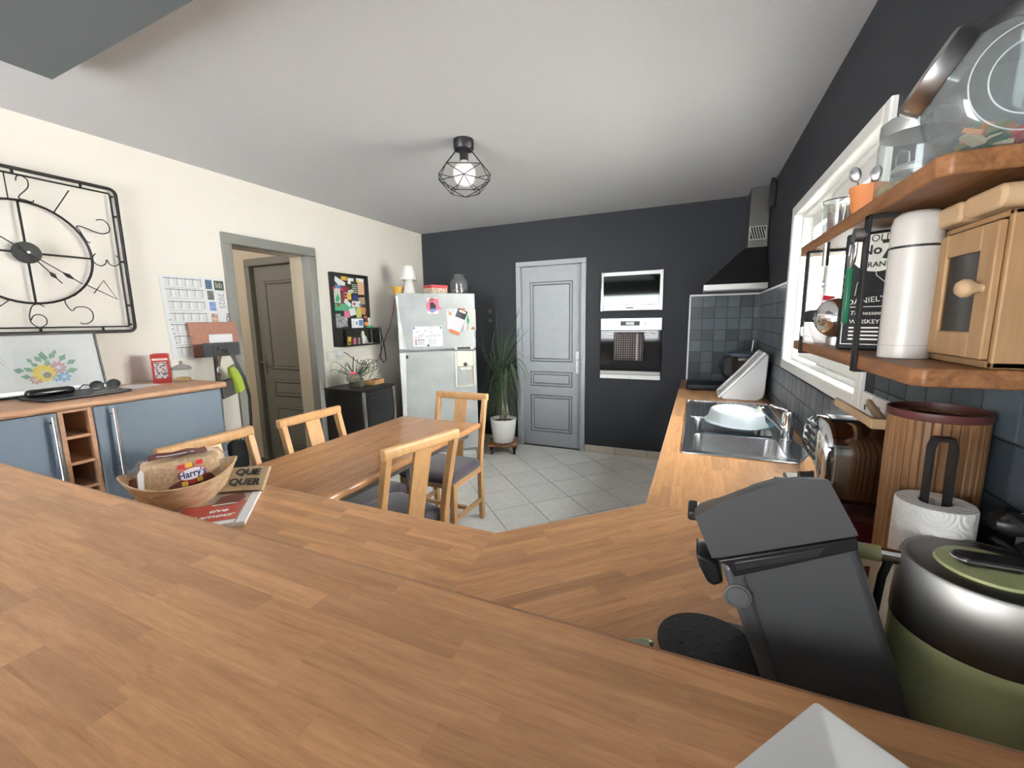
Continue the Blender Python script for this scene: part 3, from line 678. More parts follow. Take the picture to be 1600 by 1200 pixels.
MB().loft([rc(hx0, hx1, -.47, -.004, 1.715), rc(hx0 + .005, hx1, -.465, -.004, 1.722), rc(.02, .232, -.30, -.004, 1.97), rc(.085, .228, -.26, -.004, 2.025)]).build('hood_cone', M_blackm, hd)
MB().box(hx0, hx1, -.475, -.004, 1.668, 1.715).build('steel_rim', M_steel, hd, bevel=.002)
MB().box(hx0 + .02, hx1 - .01, -.45, -.02, 1.661, 1.667).build('filter', mat('grey filter', (.25, .25, .25), .5, metal=.6), hd)
cm_ = MB().box(.09, .233, -.265, -.004, 2.02, 2.495).build('chimney', mat('dull grey steel', (.20, .19, .18), .35, metal=.9), hd, bevel=.002)
vg = MB(); vg.box(.10, .215, -.267, -.264, 2.085, 2.185)
vg.build('vent_backing', M_black, cm_)
g = MB()
for k in range(6): g.beam((.10 + k * .019, -.268, 2.18), (.125 + k * .019, -.268, 2.09), .004, .004)
ring(g, .097, .218, 2.082, 2.188, .004, -.27, -.264)
g.build('vent_grille', M_ivory, cm_)
sp = thing('cable_box', 'small black cable box on the wall under the ceiling beside the hood', 'box', (XR, 3.95, 2.37), -PI / 2)
MB().box(-.05, .05, -.045, 0, -.09, .10).build('body', M_black, sp, bevel=.01)
MB().tube([(0, -.03, .1), (0, -.025, .125), (-.05, -.02, .128)], .012, 8).build('cable', M_rubber, sp, smooth=60)
# ------------------------------------------------------------------ ceiling lamp
cl = thing('ceiling_lamp', 'black wire cage ceiling lamp with a white globe bulb', 'lamp', (-1.31, 2.32, 0), 0)
MB().lathe([(.06, 2.499), (.06, 2.452), (.055, 2.444), (.0, 2.444)], n=32).build('ceiling_rose', M_black, cl, smooth=40)
MB().lathe([(.026, 2.446), (.026, 2.385), (.0, 2.385)], n=20).build('lamp_holder', M_black, cl, smooth=40)
MB().lathe([(.0, 2.39), (.02, 2.388), (.024, 2.378), (.045, 2.366), (.066, 2.335), (.068, 2.305), (.055, 2.265), (.03, 2.245), (0, 2.24)], n=28).build('bulb', M_bulb, cl, smooth=60)
cg = MB(); N5 = 5; a0 = -.45
ringA = [(.047 * math.cos(a0 + 2 * PI * k / N5), .047 * math.sin(a0 + 2 * PI * k / N5), 2.448) for k in range(N5)]
ringB = [(.165 * math.cos(a0 + 2 * PI * k / N5), .165 * math.sin(a0 + 2 * PI * k / N5), 2.328) for k in range(N5)]
ringC = [(.155 * math.cos(a0 + 2 * PI * (k + .5) / N5), .155 * math.sin(a0 + 2 * PI * (k + .5) / N5), 2.262) for k in range(N5)]
ringD = [(.085 * math.cos(a0 + 2 * PI * k / N5), .085 * math.sin(a0 + 2 * PI * k / N5), 2.205) for k in range(N5)]
def wire(a, b): cg.tube([a, b], .0024, 6)
for k in range(N5):
    j = (k + 1) % N5
    wire(ringA[k], ringB[k]); wire(ringB[k], ringB[j]); wire(ringB[k], ringC[k]); wire(ringB[j], ringC[k])
    wire(ringC[k], ringD[k]); wire(ringC[k], ringD[j]); wire(ringD[k], ringD[j]); wire(ringC[k], ringC[j])
cg.build('wire_cage', M_blackm, cl)
# ------------------------------------------------------------------ plant in the corner
pt = thing('potted_dracaena', 'tall dark potted dracaena in a white pot between fridge and pale door', 'plant', (-1.92, 4.10, .118), 0)
MB().lathe([(.11, 0), (.118, .006), (.142, .22), (.146, .26), (.140, .262), (.128, .225), (0, .225)], n=32, caps=False).build('pot', M_ceram, pt, smooth=50)
MB().lathe([(0, .226), (.128, .226), (.1, .232), (0, .235)], n=20).build('soil', M_soil, pt)
for (x, y, h) in ((-.02, 0, .68), (.03, .02, .80), (.0, -.03, .58)):
    MB().tube([(x, y, .22), (x * 1.1, y, .4), (x * 1.4 + .01, y, h)], .010, 7).build('stem', M_stem, pt, smooth=60)
R3 = random.Random(11)
tops = ((-.03, 0, .80), (.05, .02, .90), (0, -.03, .68))
for k in range(150):
    bx_, by_, bz_ = tops[k % 3]; bz_ -= R3.random() * .12
    a = R3.random() * 2 * PI; L_ = R3.uniform(.32, .56); lift = R3.uniform(-.1, .9) if k % 6 else R3.uniform(1.3, 1.8); dr_ = R3.uniform(.8, 1.6)
    pts = []
    for i in range(7):
        t = i / 6; out = L_ * .52 * (t ** .8) * (.35 + .5 * lift + .25)
        pts.append((max(bx_ + out * math.cos(a), -.19), min(by_ + out * math.sin(a), YB - 4.10 - .02), max(bz_ + L_ * (lift * .9 * t - dr_ * .95 * t * t * (1.15 - lift * .45)), .27)))
    MB().ribbon(pts, [.008, .013, .014, .013, .011, .008, .002], (-math.sin(a), math.cos(a), .15)).build('leaf', M_leaf, pt)
tr = thing('plant_trolley', 'small wooden plant trolley on black castors under the white pot', 'trolley', (-1.92, 4.10, 0), .35)
for k in range(4): MB().box(-.16 + k * .081, -.085 + k * .081, -.15, .15, .092, .112).build('slat', M_oak, tr, bevel=.003)
MB().box(-.15, .15, -.11, -.08, .078, .092).build('batten', M_oak, tr); MB().box(-.15, .15, .08, .11, .078, .092).build('batten', M_oak, tr)
for sx in (-1, 1):
    for sy in (-1, 1):
        c_ = MB(); c_.cyl((sx * .125 - .012, sy * .115, .03), (sx * .125 + .012, sy * .115, .03), .03, n=18); c_.box(sx * .125 - .018, sx * .125 + .018, sy * .115 - .012, sy * .115 + .012, .05, .08)
        c_.build('castor', M_black, tr, smooth=40)
# ------------------------------------------------------------------ tool cabinet by the left wall
tc = thing('drawer_cabinet', 'black drawer cabinet with chrome corner posts beside the fridge', 'cabinet', (-2.88, 2.99, 0), PI / 2)
MB().box(-.215, .215, -.215, .225, .04, .845).build('carcass', M_blackm, tc, bevel=.004)
MB().box(-.225, .225, -.23, .235, .845, .860).build('top', M_blackm, tc, bevel=.004)
for k in range(5):
    z0 = .07 + k * .152; d_ = MB().box(-.165, .165, -.226, -.214, z0, z0 + .142).build('drawer', M_black, tc, bevel=.003)
    MB().box(-.15, .15, -.236, -.224, z0 + .118, z0 + .130).build('drawer_pull', M_blackm, d_, bevel=.002)
for sx in (-1, 1): MB().cyl((sx * .195, -.222, .06), (sx * .195, -.222, .84), .017).build('corner_post', M_chrome, tc, smooth=40)
MB().cyl((0, -.226, .80), (0, -.230, .80), .008).build('lock', M_steel, tc)
for sx in (-1, 1):
    for y in (-.17, .17): MB().cyl((sx * .17 - .015, y, .022), (sx * .17 + .015, y, .022), .022).build('castor', M_rubber, tc, smooth=40)
# things on it
ap = thing('spider_plant', 'spidery air plant with long looping leaves on the black cabinet', 'plant', (-2.86, 2.93, .861), 0)
MB().lathe([(.05, 0), (.07, .01), (.075, .03), (.06, .075), (.045, .08), (.055, .03), (0, .02)], n=20, caps=False).build('pot', mat('dark moss pot', (.05, .055, .035), .9, var=.4, vs=60), ap, smooth=50)
R4 = random.Random(5)
for k in range(26):
    a = R4.random() * 2 * PI; L_ = R4.uniform(.14, .24); hgt = R4.uniform(.12, .26); pts = []
    for i in range(12):
        t = i / 11; r_ = L_ * math.sin(t * PI * .62) * (1.0 if t < .8 else 1 - .25 * (t - .8) / .2)
        r_ = min(r_, .22)
        pts.append((min(max(r_ * math.cos(a), -.22), .2), r_ * math.sin(a), max(.07 + hgt * (math.sin(min(t * 1.25, 1) * PI / 2) - 1.2 * max(0, t - .4) ** 1.4 * 1.6), .006)))
    MB().tube(pts, .003, 5, radii=[.004 - .0028 * i / 11 for i in range(12)]).build('leaf', M_leafl if k % 5 == 0 else M_leaf, ap, smooth=60)
tz = thing('moss_planter', 'low tripod wire planter with moss and a red flower on the black cabinet', 'planter', (-2.80, 2.83, .861), 0)
MB().lathe([(.02, .06), (.055, .07), (.062, .10), (.05, .125), (0, .135)], n=18).build('moss', mat('grey moss', (.14, .13, .10), 1, var=.5, vs=70, bump=.6), tz, smooth=60)
fm = MB()
for k in range(6):
    a = k * PI / 3; fm.ball((.016 * math.cos(a), .016 * math.sin(a), .142), .013, n=8)
fm.build('flower', mat('coral flower', (.75, .10, .13), .7), tz, smooth=60)
for k in range(3):
    a = k * 2.1 + .4; MB().tube([(.04 * math.cos(a), .04 * math.sin(a), .08), (.055 * math.cos(a), .055 * math.sin(a), .001)], .003, 5).build('leg', M_blackm, tz)
MB().tube([(0, 0, .12), (.0, .005, .2), (.01, .01, .29)], .004, 6).build('stalk', M_blackm, tz)
wk = thing('wicker_tray', 'small rectangular wicker tray at the back of the black cabinet', 'basket', (-2.83, 3.13, .861), PI / 2 + .1)
ring(MB(), -.075, .075, -.05, .05, .008, 0, .045)
wm = MB(); wm.box(-.075, .075, -.055, .055, 0, .006); wm.box(-.075, .075, -.055, -.047, 0, .045); wm.box(-.075, .075, .047, .055, 0, .045); wm.box(-.075, -.067, -.055, .055, 0, .045); wm.box(.067, .075, -.055, .055, 0, .045)
wm.build('woven_sides', M_wick, wk, bevel=.003); MB().box(-.06, .06, -.042, .042, .006, .035).build('lining', mat('dark lining', (.05, .03, .025), .9), wk)
# ------------------------------------------------------------------ sideboard and left wall
sd = thing('sideboard', 'long blue grey sideboard with beech top and open cubbies by the left wall', 'sideboard', (-2.872, 1.05, 0), PI / 2)
Zs = 1.106
def hb(mb, *a): return mb.box(*a)
MB().box(-1.35, -.185, -.235, .245, .08, Zs - .034).build('carcass', M_sb, sd)
MB().box(-.065, .535, -.235, .245, .08, Zs - .034).build('carcass', M_sb, sd)
MB().box(-1.35, .50, -.20, .23, 0, .08).build('plinth', M_black, sd)
prof = []
for i in range(9):
    a = -PI / 2 + PI * i / 8; prof.append((-.262 - .017 * math.cos(a), Zs - .017 + .017 * math.sin(a)))
MB().prism(prof + [(.248, Zs), (.248, Zs - .034)], -1.37, .548, 'x').build('top', M_sbtop, sd, smooth=40)
cub = MB(); cub.box(-.185, -.168, -.245, .245, .08, Zs - .034); cub.box(-.082, -.065, -.245, .245, .08, Zs - .034); cub.box(-.168, -.082, .235, .245, .08, Zs - .034)
cub.build('cubby_side', M_sbtop, sd)
for k in range(8):
    z = Zs - .034 - .014 - k * .1245
    MB().box(-.168, -.082, -.24, .236, z, z + .014).build('cubby_shelf', M_sbtop, sd)
for a, b, hx in ((-.60, -.188, -.212), (-1.02, -.605, -.99), (-.062, .520, .0)):
    d_ = MB().box(a, b, -.253, -.236, .085, Zs - .037).build('cabinet_door', M_sb, sd, bevel=.004)
    z0, z1 = (.68, 1.055); z0 = .72
    hm = MB().cyl((hx, -.288, z0), (hx, -.288, z1), .0085); hm.cyl((hx, -.288, z0 + .03), (hx, -.25, z0 + .03), .005); hm.cyl((hx, -.288, z1 - .03), (hx, -.25, z1 - .03), .005)
    hm.build('bar_handle', M_steel, d_, smooth=40)
# framed flower print
pf = thing('flower_print', 'framed flower print leaning on the sideboard under the wire clock', 'picture', (-3.035, .94, Zs), rot=Euler((-.16, 0, PI / 2)))
ring(MB(), -.29, .279, 0, .315, .008, -.012, .006).build('frame', M_black, pf)
MB().box(-.283, .272, -.004, .004, .006, .309).build('mount', mat('white mount board', (.80, .82, .83), .9), pf)
MB().prism([(-.06, .075), (.17, .07), (.185, .235), (-.045, .245)], -.0048, -.0041, 'y').build('paper', mat('pale wash paper', (.76, .79, .79), .9), pf)
def petals(name, cx, cz, r, n, m, y=-.006, inner=.35, rot=0):
    mb = MB()
    for k in range(n):
        a = rot + 2 * PI * k / n; w_ = .9 * PI / n
        mb.prism([(cx + r * q * math.cos(a + s * w_), cz + r * q * math.sin(a + s * w_)) for q, s in ((.15, 0), (.7, -1), (1, 0), (.7, 1))], y - .0004 - k % 2 * .0002, y + .0004, 'y')
    return mb.build(name, m, pf)
for cx, cz, an, l in ((.051, .205, 1.4, .04), (.035, .185, 2.2, .04), (.088, .20, 1.0, .045), (.125, .185, .9, .045), (-.006, .135, 2.6, .04), (.004, .18, 2.2, .03), (.018, .157, 2.5, .035), (-.02, .10, 2.9, .04), (.15, .115, .2, .05), (-.04, .135, 2.9, .04), (.06, .19, 1.5, .04), (.065, .16, 1.3, .04), (.155, .16, .5, .045), (.10, .215, 1.2, .03)):
    ca, sa = math.cos(an), math.sin(an)
    MB().prism([(cx + ca * t * l - sa * w_ * l * .3, cz + sa * t * l + ca * w_ * l * .3) for t, w_ in ((-.5, 0), (0, -1), (.5, 0), (0, 1))], -.0056, -.005, 'y').build('painted_leaf', mat('sage print', (.24, .40, .31), .9) if cx == .051 else bpy.data.materials['sage print'], pf)
petals('pink_flower', .10, .135, .036, 10, mat('mauve print', (.58, .36, .42), .9), -.0066)
petals('pink_flower', .01, .082, .026, 8, bpy.data.materials['mauve print'], -.0066)
petals('blue_flower', .115, .085, .030, 7, mat('soft blue print', (.25, .45, .68), .9), -.0062); petals('blue_flower', .085, .083, .022, 7, bpy.data.materials['soft blue print'], -.0062)
petals('yellow_flower', .045, .112, .05, 13, mat('soft yellow print', (.80, .62, .12), .9), -.0076)
MB().cyl((.053, -.0075, .10), (.053, -.0088, .10), .016).build('flower_eye', M_ink, pf); MB().cyl((.10, -.0066, .135), (.10, -.0078, .135), .008).build('flower_eye', M_paper, pf)
MB().box(-.283, .272, -.0115, -.0105, .006, .309).build('glazing', thinglass('picture glass', (1, 1, 1), .5), pf)
# things on the sideboard
sl = thing('laptop', 'closed flat black laptop lying on the sideboard', 'laptop', (-2.83, 1.02, Zs), PI / 2 + .06)
MB().box(-.17, .17, -.115, .115, .002, .016).build('body', M_black, sl, bevel=.005)
gc = thing('glasses_case', 'long black rounded glasses case on the black laptop', 'case', (-2.85, .93, Zs + .016), PI / 2 + .04)
MB().loft([[Vector((x, y * s, .019 + z * s)) for y, z in rrect(.05, .036, .017, 4)] for x, s in ((-.085, .4), (-.08, .8), (-.066, 1), (.066, 1), (.08, .8), (.085, .4))]).build('body', mat('gloss black leatherette', (.015, .014, .015), .25), gc, smooth=60)
sg = thing('sunglasses', 'pair of dark sunglasses on the black laptop', 'glasses', (-2.83, 1.13, Zs + .017), PI / 2 - .05)
for sx in (-1, 1):
    MB().tube([(sx * .034 + .027 * math.cos(a), 0, .024 + .022 * math.sin(a)) for a in [2 * PI * k / 14 for k in range(14)]], .003, 6, True).build('rim', M_black, sg, smooth=60)
    MB().cyl((sx * .034, -.001, .024), (sx * .034, .001, .024), .026, n=18).build('lens', mat('smoked lens', (.03, .035, .04), .08, spec=.8), sg)
    MB().tube([(sx * .062, 0, .03), (sx * .065, .06, .03), (sx * .064, .11, .012), (sx * .062, .125, .002)], .0025, 6).build('temple', M_black, sg)
MB().tube([(-.008, 0, .03), (0, -.003, .033), (.008, 0, .03)], .003, 6).build('bridge', M_black, sg)
pp = thing('loose_papers', 'few loose white papers on the sideboard beside the laptop', 'paper', (-2.90, 1.29, Zs), .3)
for k in range(3): MB().box(-.07, .07, -.09, .09, .001 + k * .0015, .002 + k * .0015, Matrix.Rotation(.25 * k, 4, 'Z')).build('sheet', M_paper, pp)
pb = thing('phone_box_tin', 'red telephone box tin standing on the sideboard', 'tin', (-2.96, 1.455, Zs), math.radians(58))
MB().box(-.043, .043, -.03, .03, 0, .165).build('body', M_red, pb, bevel=.003)
MB().loft([[Vector((a, b, z)) for a, b in rrect(.09 - g, .066 - g, .006, 2)] for z, g in ((.165, 0), (.172, .004), (.178, .03))]).build('roof', M_red, pb, bevel=.001)
MB().box(-.036, .036, -.0318, -.0295, .138, .148).build('sign', M_ivory, pb)
text('lettering', 'TELEPHONE', .0085, M_inkd, pb, (0, -.0322, .143))
wnd = MB().box(-.030, .030, -.0316, -.0295, .028, .128).build('window_print', dots('crowd print', (.10, .10, .13), (.42, .38, .36), 70, .4), pb)
ring(MB(), -.033, .033, .025, .131, .003, -.033, -.0315).build('window_surround', M_red, pb)
MB().box(.0425, .0448, -.022, .022, .028, .128).build('side_window', bpy.data.materials['crowd print'], pb)
cj = thing('glass_candy_jar', 'small clear glass jar with a domed lid on the sideboard', 'jar', (-2.93, 1.605, Zs) if False else (-2.90, 1.53, Zs), 0)
MB().lathe([(.05, 0), (.054, .004), (.054, .012), (.05, .016), (.049, .07), (.046, .074)], n=28, caps=False).build('body', M_glass, cj, smooth=60)
MB().lathe([(.052, .075), (.054, .08), (.04, .095), (.015, .105), (.008, .108), (.008, .114), (.011, .120), (.006, .126), (0, .127)], n=28).build('lid', thinglass('grey tinted glass', (.62, .62, .64), 1.2), cj, smooth=60)
MB().lathe([(0, .006), (.04, .006), (.044, .016), (.03, .026), (0, .022)], n=16).build('sweets', M_ginger, cj, smooth=60)
# leafy plant at the far left
lp2 = thing('sideboard_plant', 'plant with thin arching leaves at the left edge on the sideboard', 'plant', (-2.88, .52, Zs), 0)
MB().lathe([(.05, 0), (.055, .003), (.07, .11), (.072, .12), (.064, .12), (.05, .09), (0, .09)], n=24, caps=False).build('pot', M_ceram, lp2, smooth=50)
R5 = random.Random(4)
for k in range(30):
    a = (k / 30) * 2 * PI; L_ = .26 + .08 * R5.random(); top = .10 + .16 * R5.random(); pts = []
    if k in (7, 8, 9): L_ = .30
    for i in range(8):
        t = i / 7; pts.append((min(max(L_ * t * math.cos(a), -.17), .30), L_ * t * math.sin(a), .10 + top * 1.5 * math.sin(t * PI * .8) - .05 * t))
    MB().ribbon(pts, [.006, .009, .010, .010, .009, .008, .005, .001], (-math.sin(a), math.cos(a), .1)).build('leaf', M_leaf, lp2)
# wire wall clock
ck = thing('wall_clock', 'large square black wire clock with open numerals on the left wall', 'clock', (XL + .003, 1.015, 1.82), PI / 2)
def rr3(w, r, y): return [(a, y, b) for a, b in rrect(w, w, r, 5)]
MB().tube(rr3(.80, .03, -.03), .009, 8, True).build('outer_frame', M_blackm, ck, smooth=60)
MB().tube(rr3(.745, .01, -.03), .0045, 6, True).build('inner_frame', M_blackm, ck, smooth=60)
for s in (-1, 1):
    for q in (-.25, 0, .25): MB().cyl((s * .37, -.03, q), (s * .40, -.03, q), .006, n=8).build('spacer', M_blackm, ck); MB().cyl((q, -.03, s * .37), (q, -.03, s * .40), .006, n=8).build('spacer', M_blackm, ck)
for sx in (-1, 1):
    for sz in (-1, 1): MB().cyl((sx * .385, 0, sz * .36), (sx * .385, -.03, sz * .36), .005, n=8).build('wall_stud', M_blackm, ck)
MB().tube([(.25 * math.cos(2 * PI * k / 48), -.03, .25 * math.sin(2 * PI * k / 48)) for k in range(48)], .006, 6, True).build('dial_ring', M_blackm, ck, smooth=60)
for a in range(4): MB().cyl((.04 * math.cos(a * PI / 2), -.03, .04 * math.sin(a * PI / 2)), (.25 * math.cos(a * PI / 2), -.03, .25 * math.sin(a * PI / 2)), .005, n=8).build('spoke', M_blackm, ck)
MB().cyl((0, -.024, 0), (0, -.038, 0), .052, n=36).build('hub', M_blackm, ck, smooth=40)
MB().cyl((0, -.05, 0), (0, -.055, 0), .006).build('centre_pin', M_steel, ck)
def hand(name, ang, L, y, tail):
    m = MB(); d = Vector((math.sin(ang), 0, math.cos(ang))); n = Vector((math.cos(ang), 0, -math.sin(ang)))
    def blade(c, l, w_):
        q = [c - d * l * .5, c + n * w_, c + d * l * .5, c - n * w_]
        m.add([p + Vector((0, y - .001, 0)) for p in q] + [p + Vector((0, y + .001, 0)) for p in q], [(0, 1, 2, 3), (7, 6, 5, 4)] + [(i, (i + 1) % 4, 4 + (i + 1) % 4, 4 + i) for i in range(4)])
    m.beam(-d * tail + Vector((0, y, 0)), d * L + Vector((0, y, 0)), .005, .002, (0, 1, 0)); blade(d * (L * .72), L * .28, .011)
    if tail > .1: blade(-d * tail, .045, .011)
    m.build(name, M_blackm, ck)
hand('minute_hand', math.radians(127), .235, -.045, .135); hand('hour_hand', math.radians(143), .18, -.041, .05)
DG = {'0': [[(.5, 1), (.15, .8), (.08, .5), (.15, .2), (.5, 0), (.85, .2), (.92, .5), (.85, .8), (.5, 1)]], '1': [[(.5, 1), (.5, 0)]],
      '2': [[(.1, .75), (.2, .95), (.5, 1), (.8, .9), (.85, .7), (.7, .5), (.2, .2), (.1, .05), (.3, .05), (.9, .0), (1, .08)]],
      '3': [[(.1, .9), (.3, 1), (.65, .98), (.85, .8), (.75, .6), (.45, .52), (.75, .45), (.92, .25), (.75, .04), (.4, 0), (.1, .12)]],
      '4': [[(.7, 0), (.7, 1), (.05, .35), (.95, .3)]], '5': [[(.85, 1), (.3, 1), (.2, .6), (.5, .64), (.85, .5), (.9, .25), (.65, .02), (.3, 0), (.1, .12)]],
      '6': [[(.85, .9), (.6, 1), (.3, .9), (.12, .5), (.15, .2), (.45, 0), (.8, .12), (.85, .38), (.6, .55), (.3, .5), (.14, .3)]],
      '7': [[(.1, 1), (.9, 1), (.4, 0)]], '8': [[(.5, .53), (.2, .68), (.2, .9), (.5, 1), (.8, .9), (.8, .68), (.5, .53), (.15, .35), (.15, .1), (.5, 0), (.85, .1), (.85, .35), (.5, .53)]],
      '9': [[(.15, .1), (.4, 0), (.7, .1), (.88, .5), (.85, .8), (.55, 1), (.2, .88), (.15, .62), (.4, .45), (.7, .5), (.86, .7)]]}
def smooth_line(p, n=3):
    out = []
    for i in range(len(p) - 1):
        a, b, c, d = p[max(i - 1, 0)], p[i], p[i + 1], p[min(i + 2, len(p) - 1)]
        for k in range(n):
            t = k / n; out.append(tuple(.5 * (2 * b[q] + (c[q] - a[q]) * t + (2 * a[q] - 5 * b[q] + 4 * c[q] - d[q]) * t * t + (3 * b[q] - a[q] - 3 * c[q] + d[q]) * t ** 3) for q in (0, 1)))
    return out + [p[-1]]
for hnum in range(1, 13):
    a = hnum * PI / 6; s_ = str(hnum); m = MB()
    reach = .372 / max(abs(math.sin(a)), abs(math.cos(a))); r0, r1 = .252, min(reach, .43) if hnum % 3 else reach
    r1 = min(r1, .40); hh = (r1 - r0) * .98; cr = (r0 + r1) / 2; ww = hh * .68; up = hnum in (5, 6, 7)
    for di, ch_ in enumerate(s_):
        ox = (di - (len(s_) - 1) / 2) * ww * .75
        for ln in DG[ch_]:
            q = []
            for (px_, pz_) in smooth_line(ln) if len(ln) > 4 else ln:
                lx, lz = (px_ - .5) * ww * (.7 if len(s_) > 1 else 1) + ox, (pz_ - .5) * hh
                ra = -a + (PI if up else 0)
                q.append((cr * math.sin(a) + lx * math.cos(ra) - lz * math.sin(ra), -.03, cr * math.cos(a) + lx * math.sin(ra) + lz * math.cos(ra)))
            m.tube(q, .0028, 5)
    m.build('numeral', M_blackm, ck, smooth=60)
# year calendar, folder and stand
ca = thing('year_calendar', 'white year planner poster hanging on the left wall beside the doorway', 'calendar', (XL + .002, 1.80, 1.50), PI / 2)
MB().prism([(-.215, .268), (.192, .275), (.194, -.262), (-.194, -.272)], -.003, 0, 'y').build('sheet', mat('calendar paper', (.78, .78, .79), .9), ca)
gl = MB(); gt = MB()
for r, z in enumerate((.248, .178, .10, .023, -.05, -.125, -.2)):
    x0 = -.19 + r * .004; gl.box(x0, x0 + .225, -.0042, -.003, z, z + .006)
    gl.box(x0 + .005, x0 + .215, -.0042, -.003, z - .056, z - .054)
    for k in range(5): gl.box(x0 + .028 + k * .048, x0 + .031 + k * .048, -.0042, -.003, z - .045, z + .010)
    for k in range(5):
        for q in range(4): gt.box(x0 + .034 + k * .048 - .03, x0 + .06 + k * .048 - .03, -.0040, -.003, z - .011 - q * .011, z - .007 - q * .011)
gl.build('month_rules', M_ink, ca); gt.build('day_print', mat('faint print', (.55, .55, .56), .9), ca)['kind'] = 'stuff'
for (a, b), mm in (((.06, .195), mat('night photo', (.05, .09, .14), .7, var=.8, vs=60)), ((.066, .122), mat('grey photo', (.12, .12, .11), .7, var=.9, vs=50)), ((.072, .046), mat('sky photo', (.18, .25, .50), .7, var=.5, vs=50)), ((.076, -.035), mat('tan photo', (.42, .30, .22), .7, var=.6, vs=60))):
    MB().box(a, a + .042, -.0045, -.003, b, b + .062).build('photo_panel', mm, ca)
MB().box(.118, .182, -.0045, -.003, .19, .255).build('logo_panel', mat('dark green print', (.03, .05, .02), .7), ca)
g = MB()
for k in range(4): g.box(.128 + k * .012, .132 + k * .012, -.0052, -.0045, .205, .245 - (k % 2) * .01)
g.build('logo_print', M_ivory, ca)
text('year', '2025', .055, M_ink, ca, (.157, -.004, .115), (PI / 2, PI / 2, 0))
text('lettering', 'NUA', .034, M_inkd, ca, (.187, -.004, -.008), (PI / 2, PI / 2, 0), bold=.0006)
g = MB()
for k in range(6): g.box(-.185 + k * .004, -.178 + k * .004, -.004, -.003, -.02 - k * .03, -.01 - k * .03)
g.build('side_print', M_ink, ca)
fo = thing('cardboard_folder', 'brown cardboard elastic folder with white label in front of the calendar', 'folder', (XL + .02, 1.80, 1.50), PI / 2)
MB().prism([(-.098, -.033), (.222, -.033), (.24, -.268), (-.078, -.272)], -.014, 0, 'y').build('cover', M_card, fo, bevel=.002)
MB().box(.024, .184, -.0165, -.0145, -.20, -.117).build('label_sheet', M_paper, fo)
for (a, b, an) in ((.02, -.034, .3), (.12, -.034, -.3), (-.085, -.13, -.7)):
    MB().beam((a - .012, -.016, b - .004 * an), (a + .012, -.016, b + .012 * an), .005, .003).build('elastic', M_black, fo)
st = thing('clamp_stand', 'black floor stand with a flat padded head at the end of the sideboard', 'stand', (-2.99, 1.765, 0), PI / 2)
MB().loft([[Vector((x, y, z)) for x, z in rrect(.235, .092, .012, 3, .06, 1.283)] for y in (-.035, -.01)]).build('head', mat('charcoal foam', (.03, .032, .037), .7), st, bevel=.003)
MB().box(-.01, .10, -.055, -.036, 1.25, 1.315).build('clamp', M_black, st, bevel=.006)
km = MB()
for k in range(3): km.cyl((.02 + k * .025, -.055, 1.29 - k * .01), (.02 + k * .025, -.075, 1.29 - k * .01), .009)
km.build('clamp_knob', M_black, st, smooth=40)
MB().beam((0, -.01, .03), (.02, -.012, 1.26), .024, .018).build('post', M_blackm, st, bevel=.004)
MB().cyl((0, 0, 0), (0, 0, .03), .09, n=32).build('foot', M_blackm, st, smooth=40)
sr = thing('hanging_strap', 'long black webbing strap hanging from the stand head to a black bag', 'strap', (-2.92, 1.88, 0), PI / 2)
pts = [(-.05, -.03, 1.27), (-.025, -.035, 1.2), (.025, -.03, 1.08), (.055, -.02, .95), (.055, -.01, .8), (.045, -.005, .6)]
MB().ribbon(pts, [.022] * 6, (1, 0, .35)).build('webbing', M_black, sr, solid=.003)
ln = thing('leather_lanyard', 'brown leather key lanyard with a metal clip hanging from the stand', 'lanyard', (-2.90, 1.735, 0), PI / 2)
MB().ribbon([(.03, -.01, 1.245), (.015, -.012, 1.20), (.012, -.012, 1.175)], [.014, .016, .012], (1, 0, 0)).build('strap', mat('brown leather', (.10, .03, .02), .6), ln, solid=.003)
MB().tube([(.01, -.012, 1.175), (.0, -.012, 1.155), (.003, -.012, 1.135)], .006, 6).build('clip', M_steel, ln, smooth=60)
MB().tube([(.0, -.012, 1.137), (-.012, -.012, 1.115), (.012, -.012, 1.112), (.002, -.012, 1.135)], .006, 6).build('tassel', bpy.data.materials['brown leather'], ln)
hv = thing('hi_vis_pouch', 'lime yellow and dark grey cloth pouch hanging at the sideboard end', 'pouch', (-3.01, 1.90, 1.05), PI / 2)
MB().prism([(-.02, .10), (.01, .11), (.11, -.03), (.05, -.085), (-.005, -.09), (-.02, .03)], -.02, .015, 'y').build('lime_panel', M_lime, hv, bevel=.006)
MB().prism([(-.10, .01), (-.015, .025), (.0, -.09), (-.09, -.115)], -.024, .01, 'y').build('grey_pocket', mat('dark taupe cloth', (.06, .055, .05), .9), hv, bevel=.006)
MB().beam((-.02, -.02, .105), (.02, -.022, .12), .012, .006).build('loop', M_black, hv)
bg = thing('black_bag', 'small black cloth bag hanging beside the doorway under the strap', 'bag', (-3.0, 1.87, .41), PI / 2)
MB().loft([[Vector((a * 1.0, b * .6, z)) for a, b in rrect(.13 * s, .15 * s, .04 * s, 5)] for z, s in ((0, .75), (.02, .95), (.10, 1.0), (.17, .92), (.205, .7), (.215, .4))]).build('body', mat('black cloth', (.011, .011, .012), .95, bump=.6, bs=60), bg, smooth=60)
MB().tube([(-.03, 0, .2), (-.01, 0, .25), (.03, 0, .245), (.04, 0, .2)], .006, 6).build('handle', M_black, bg)
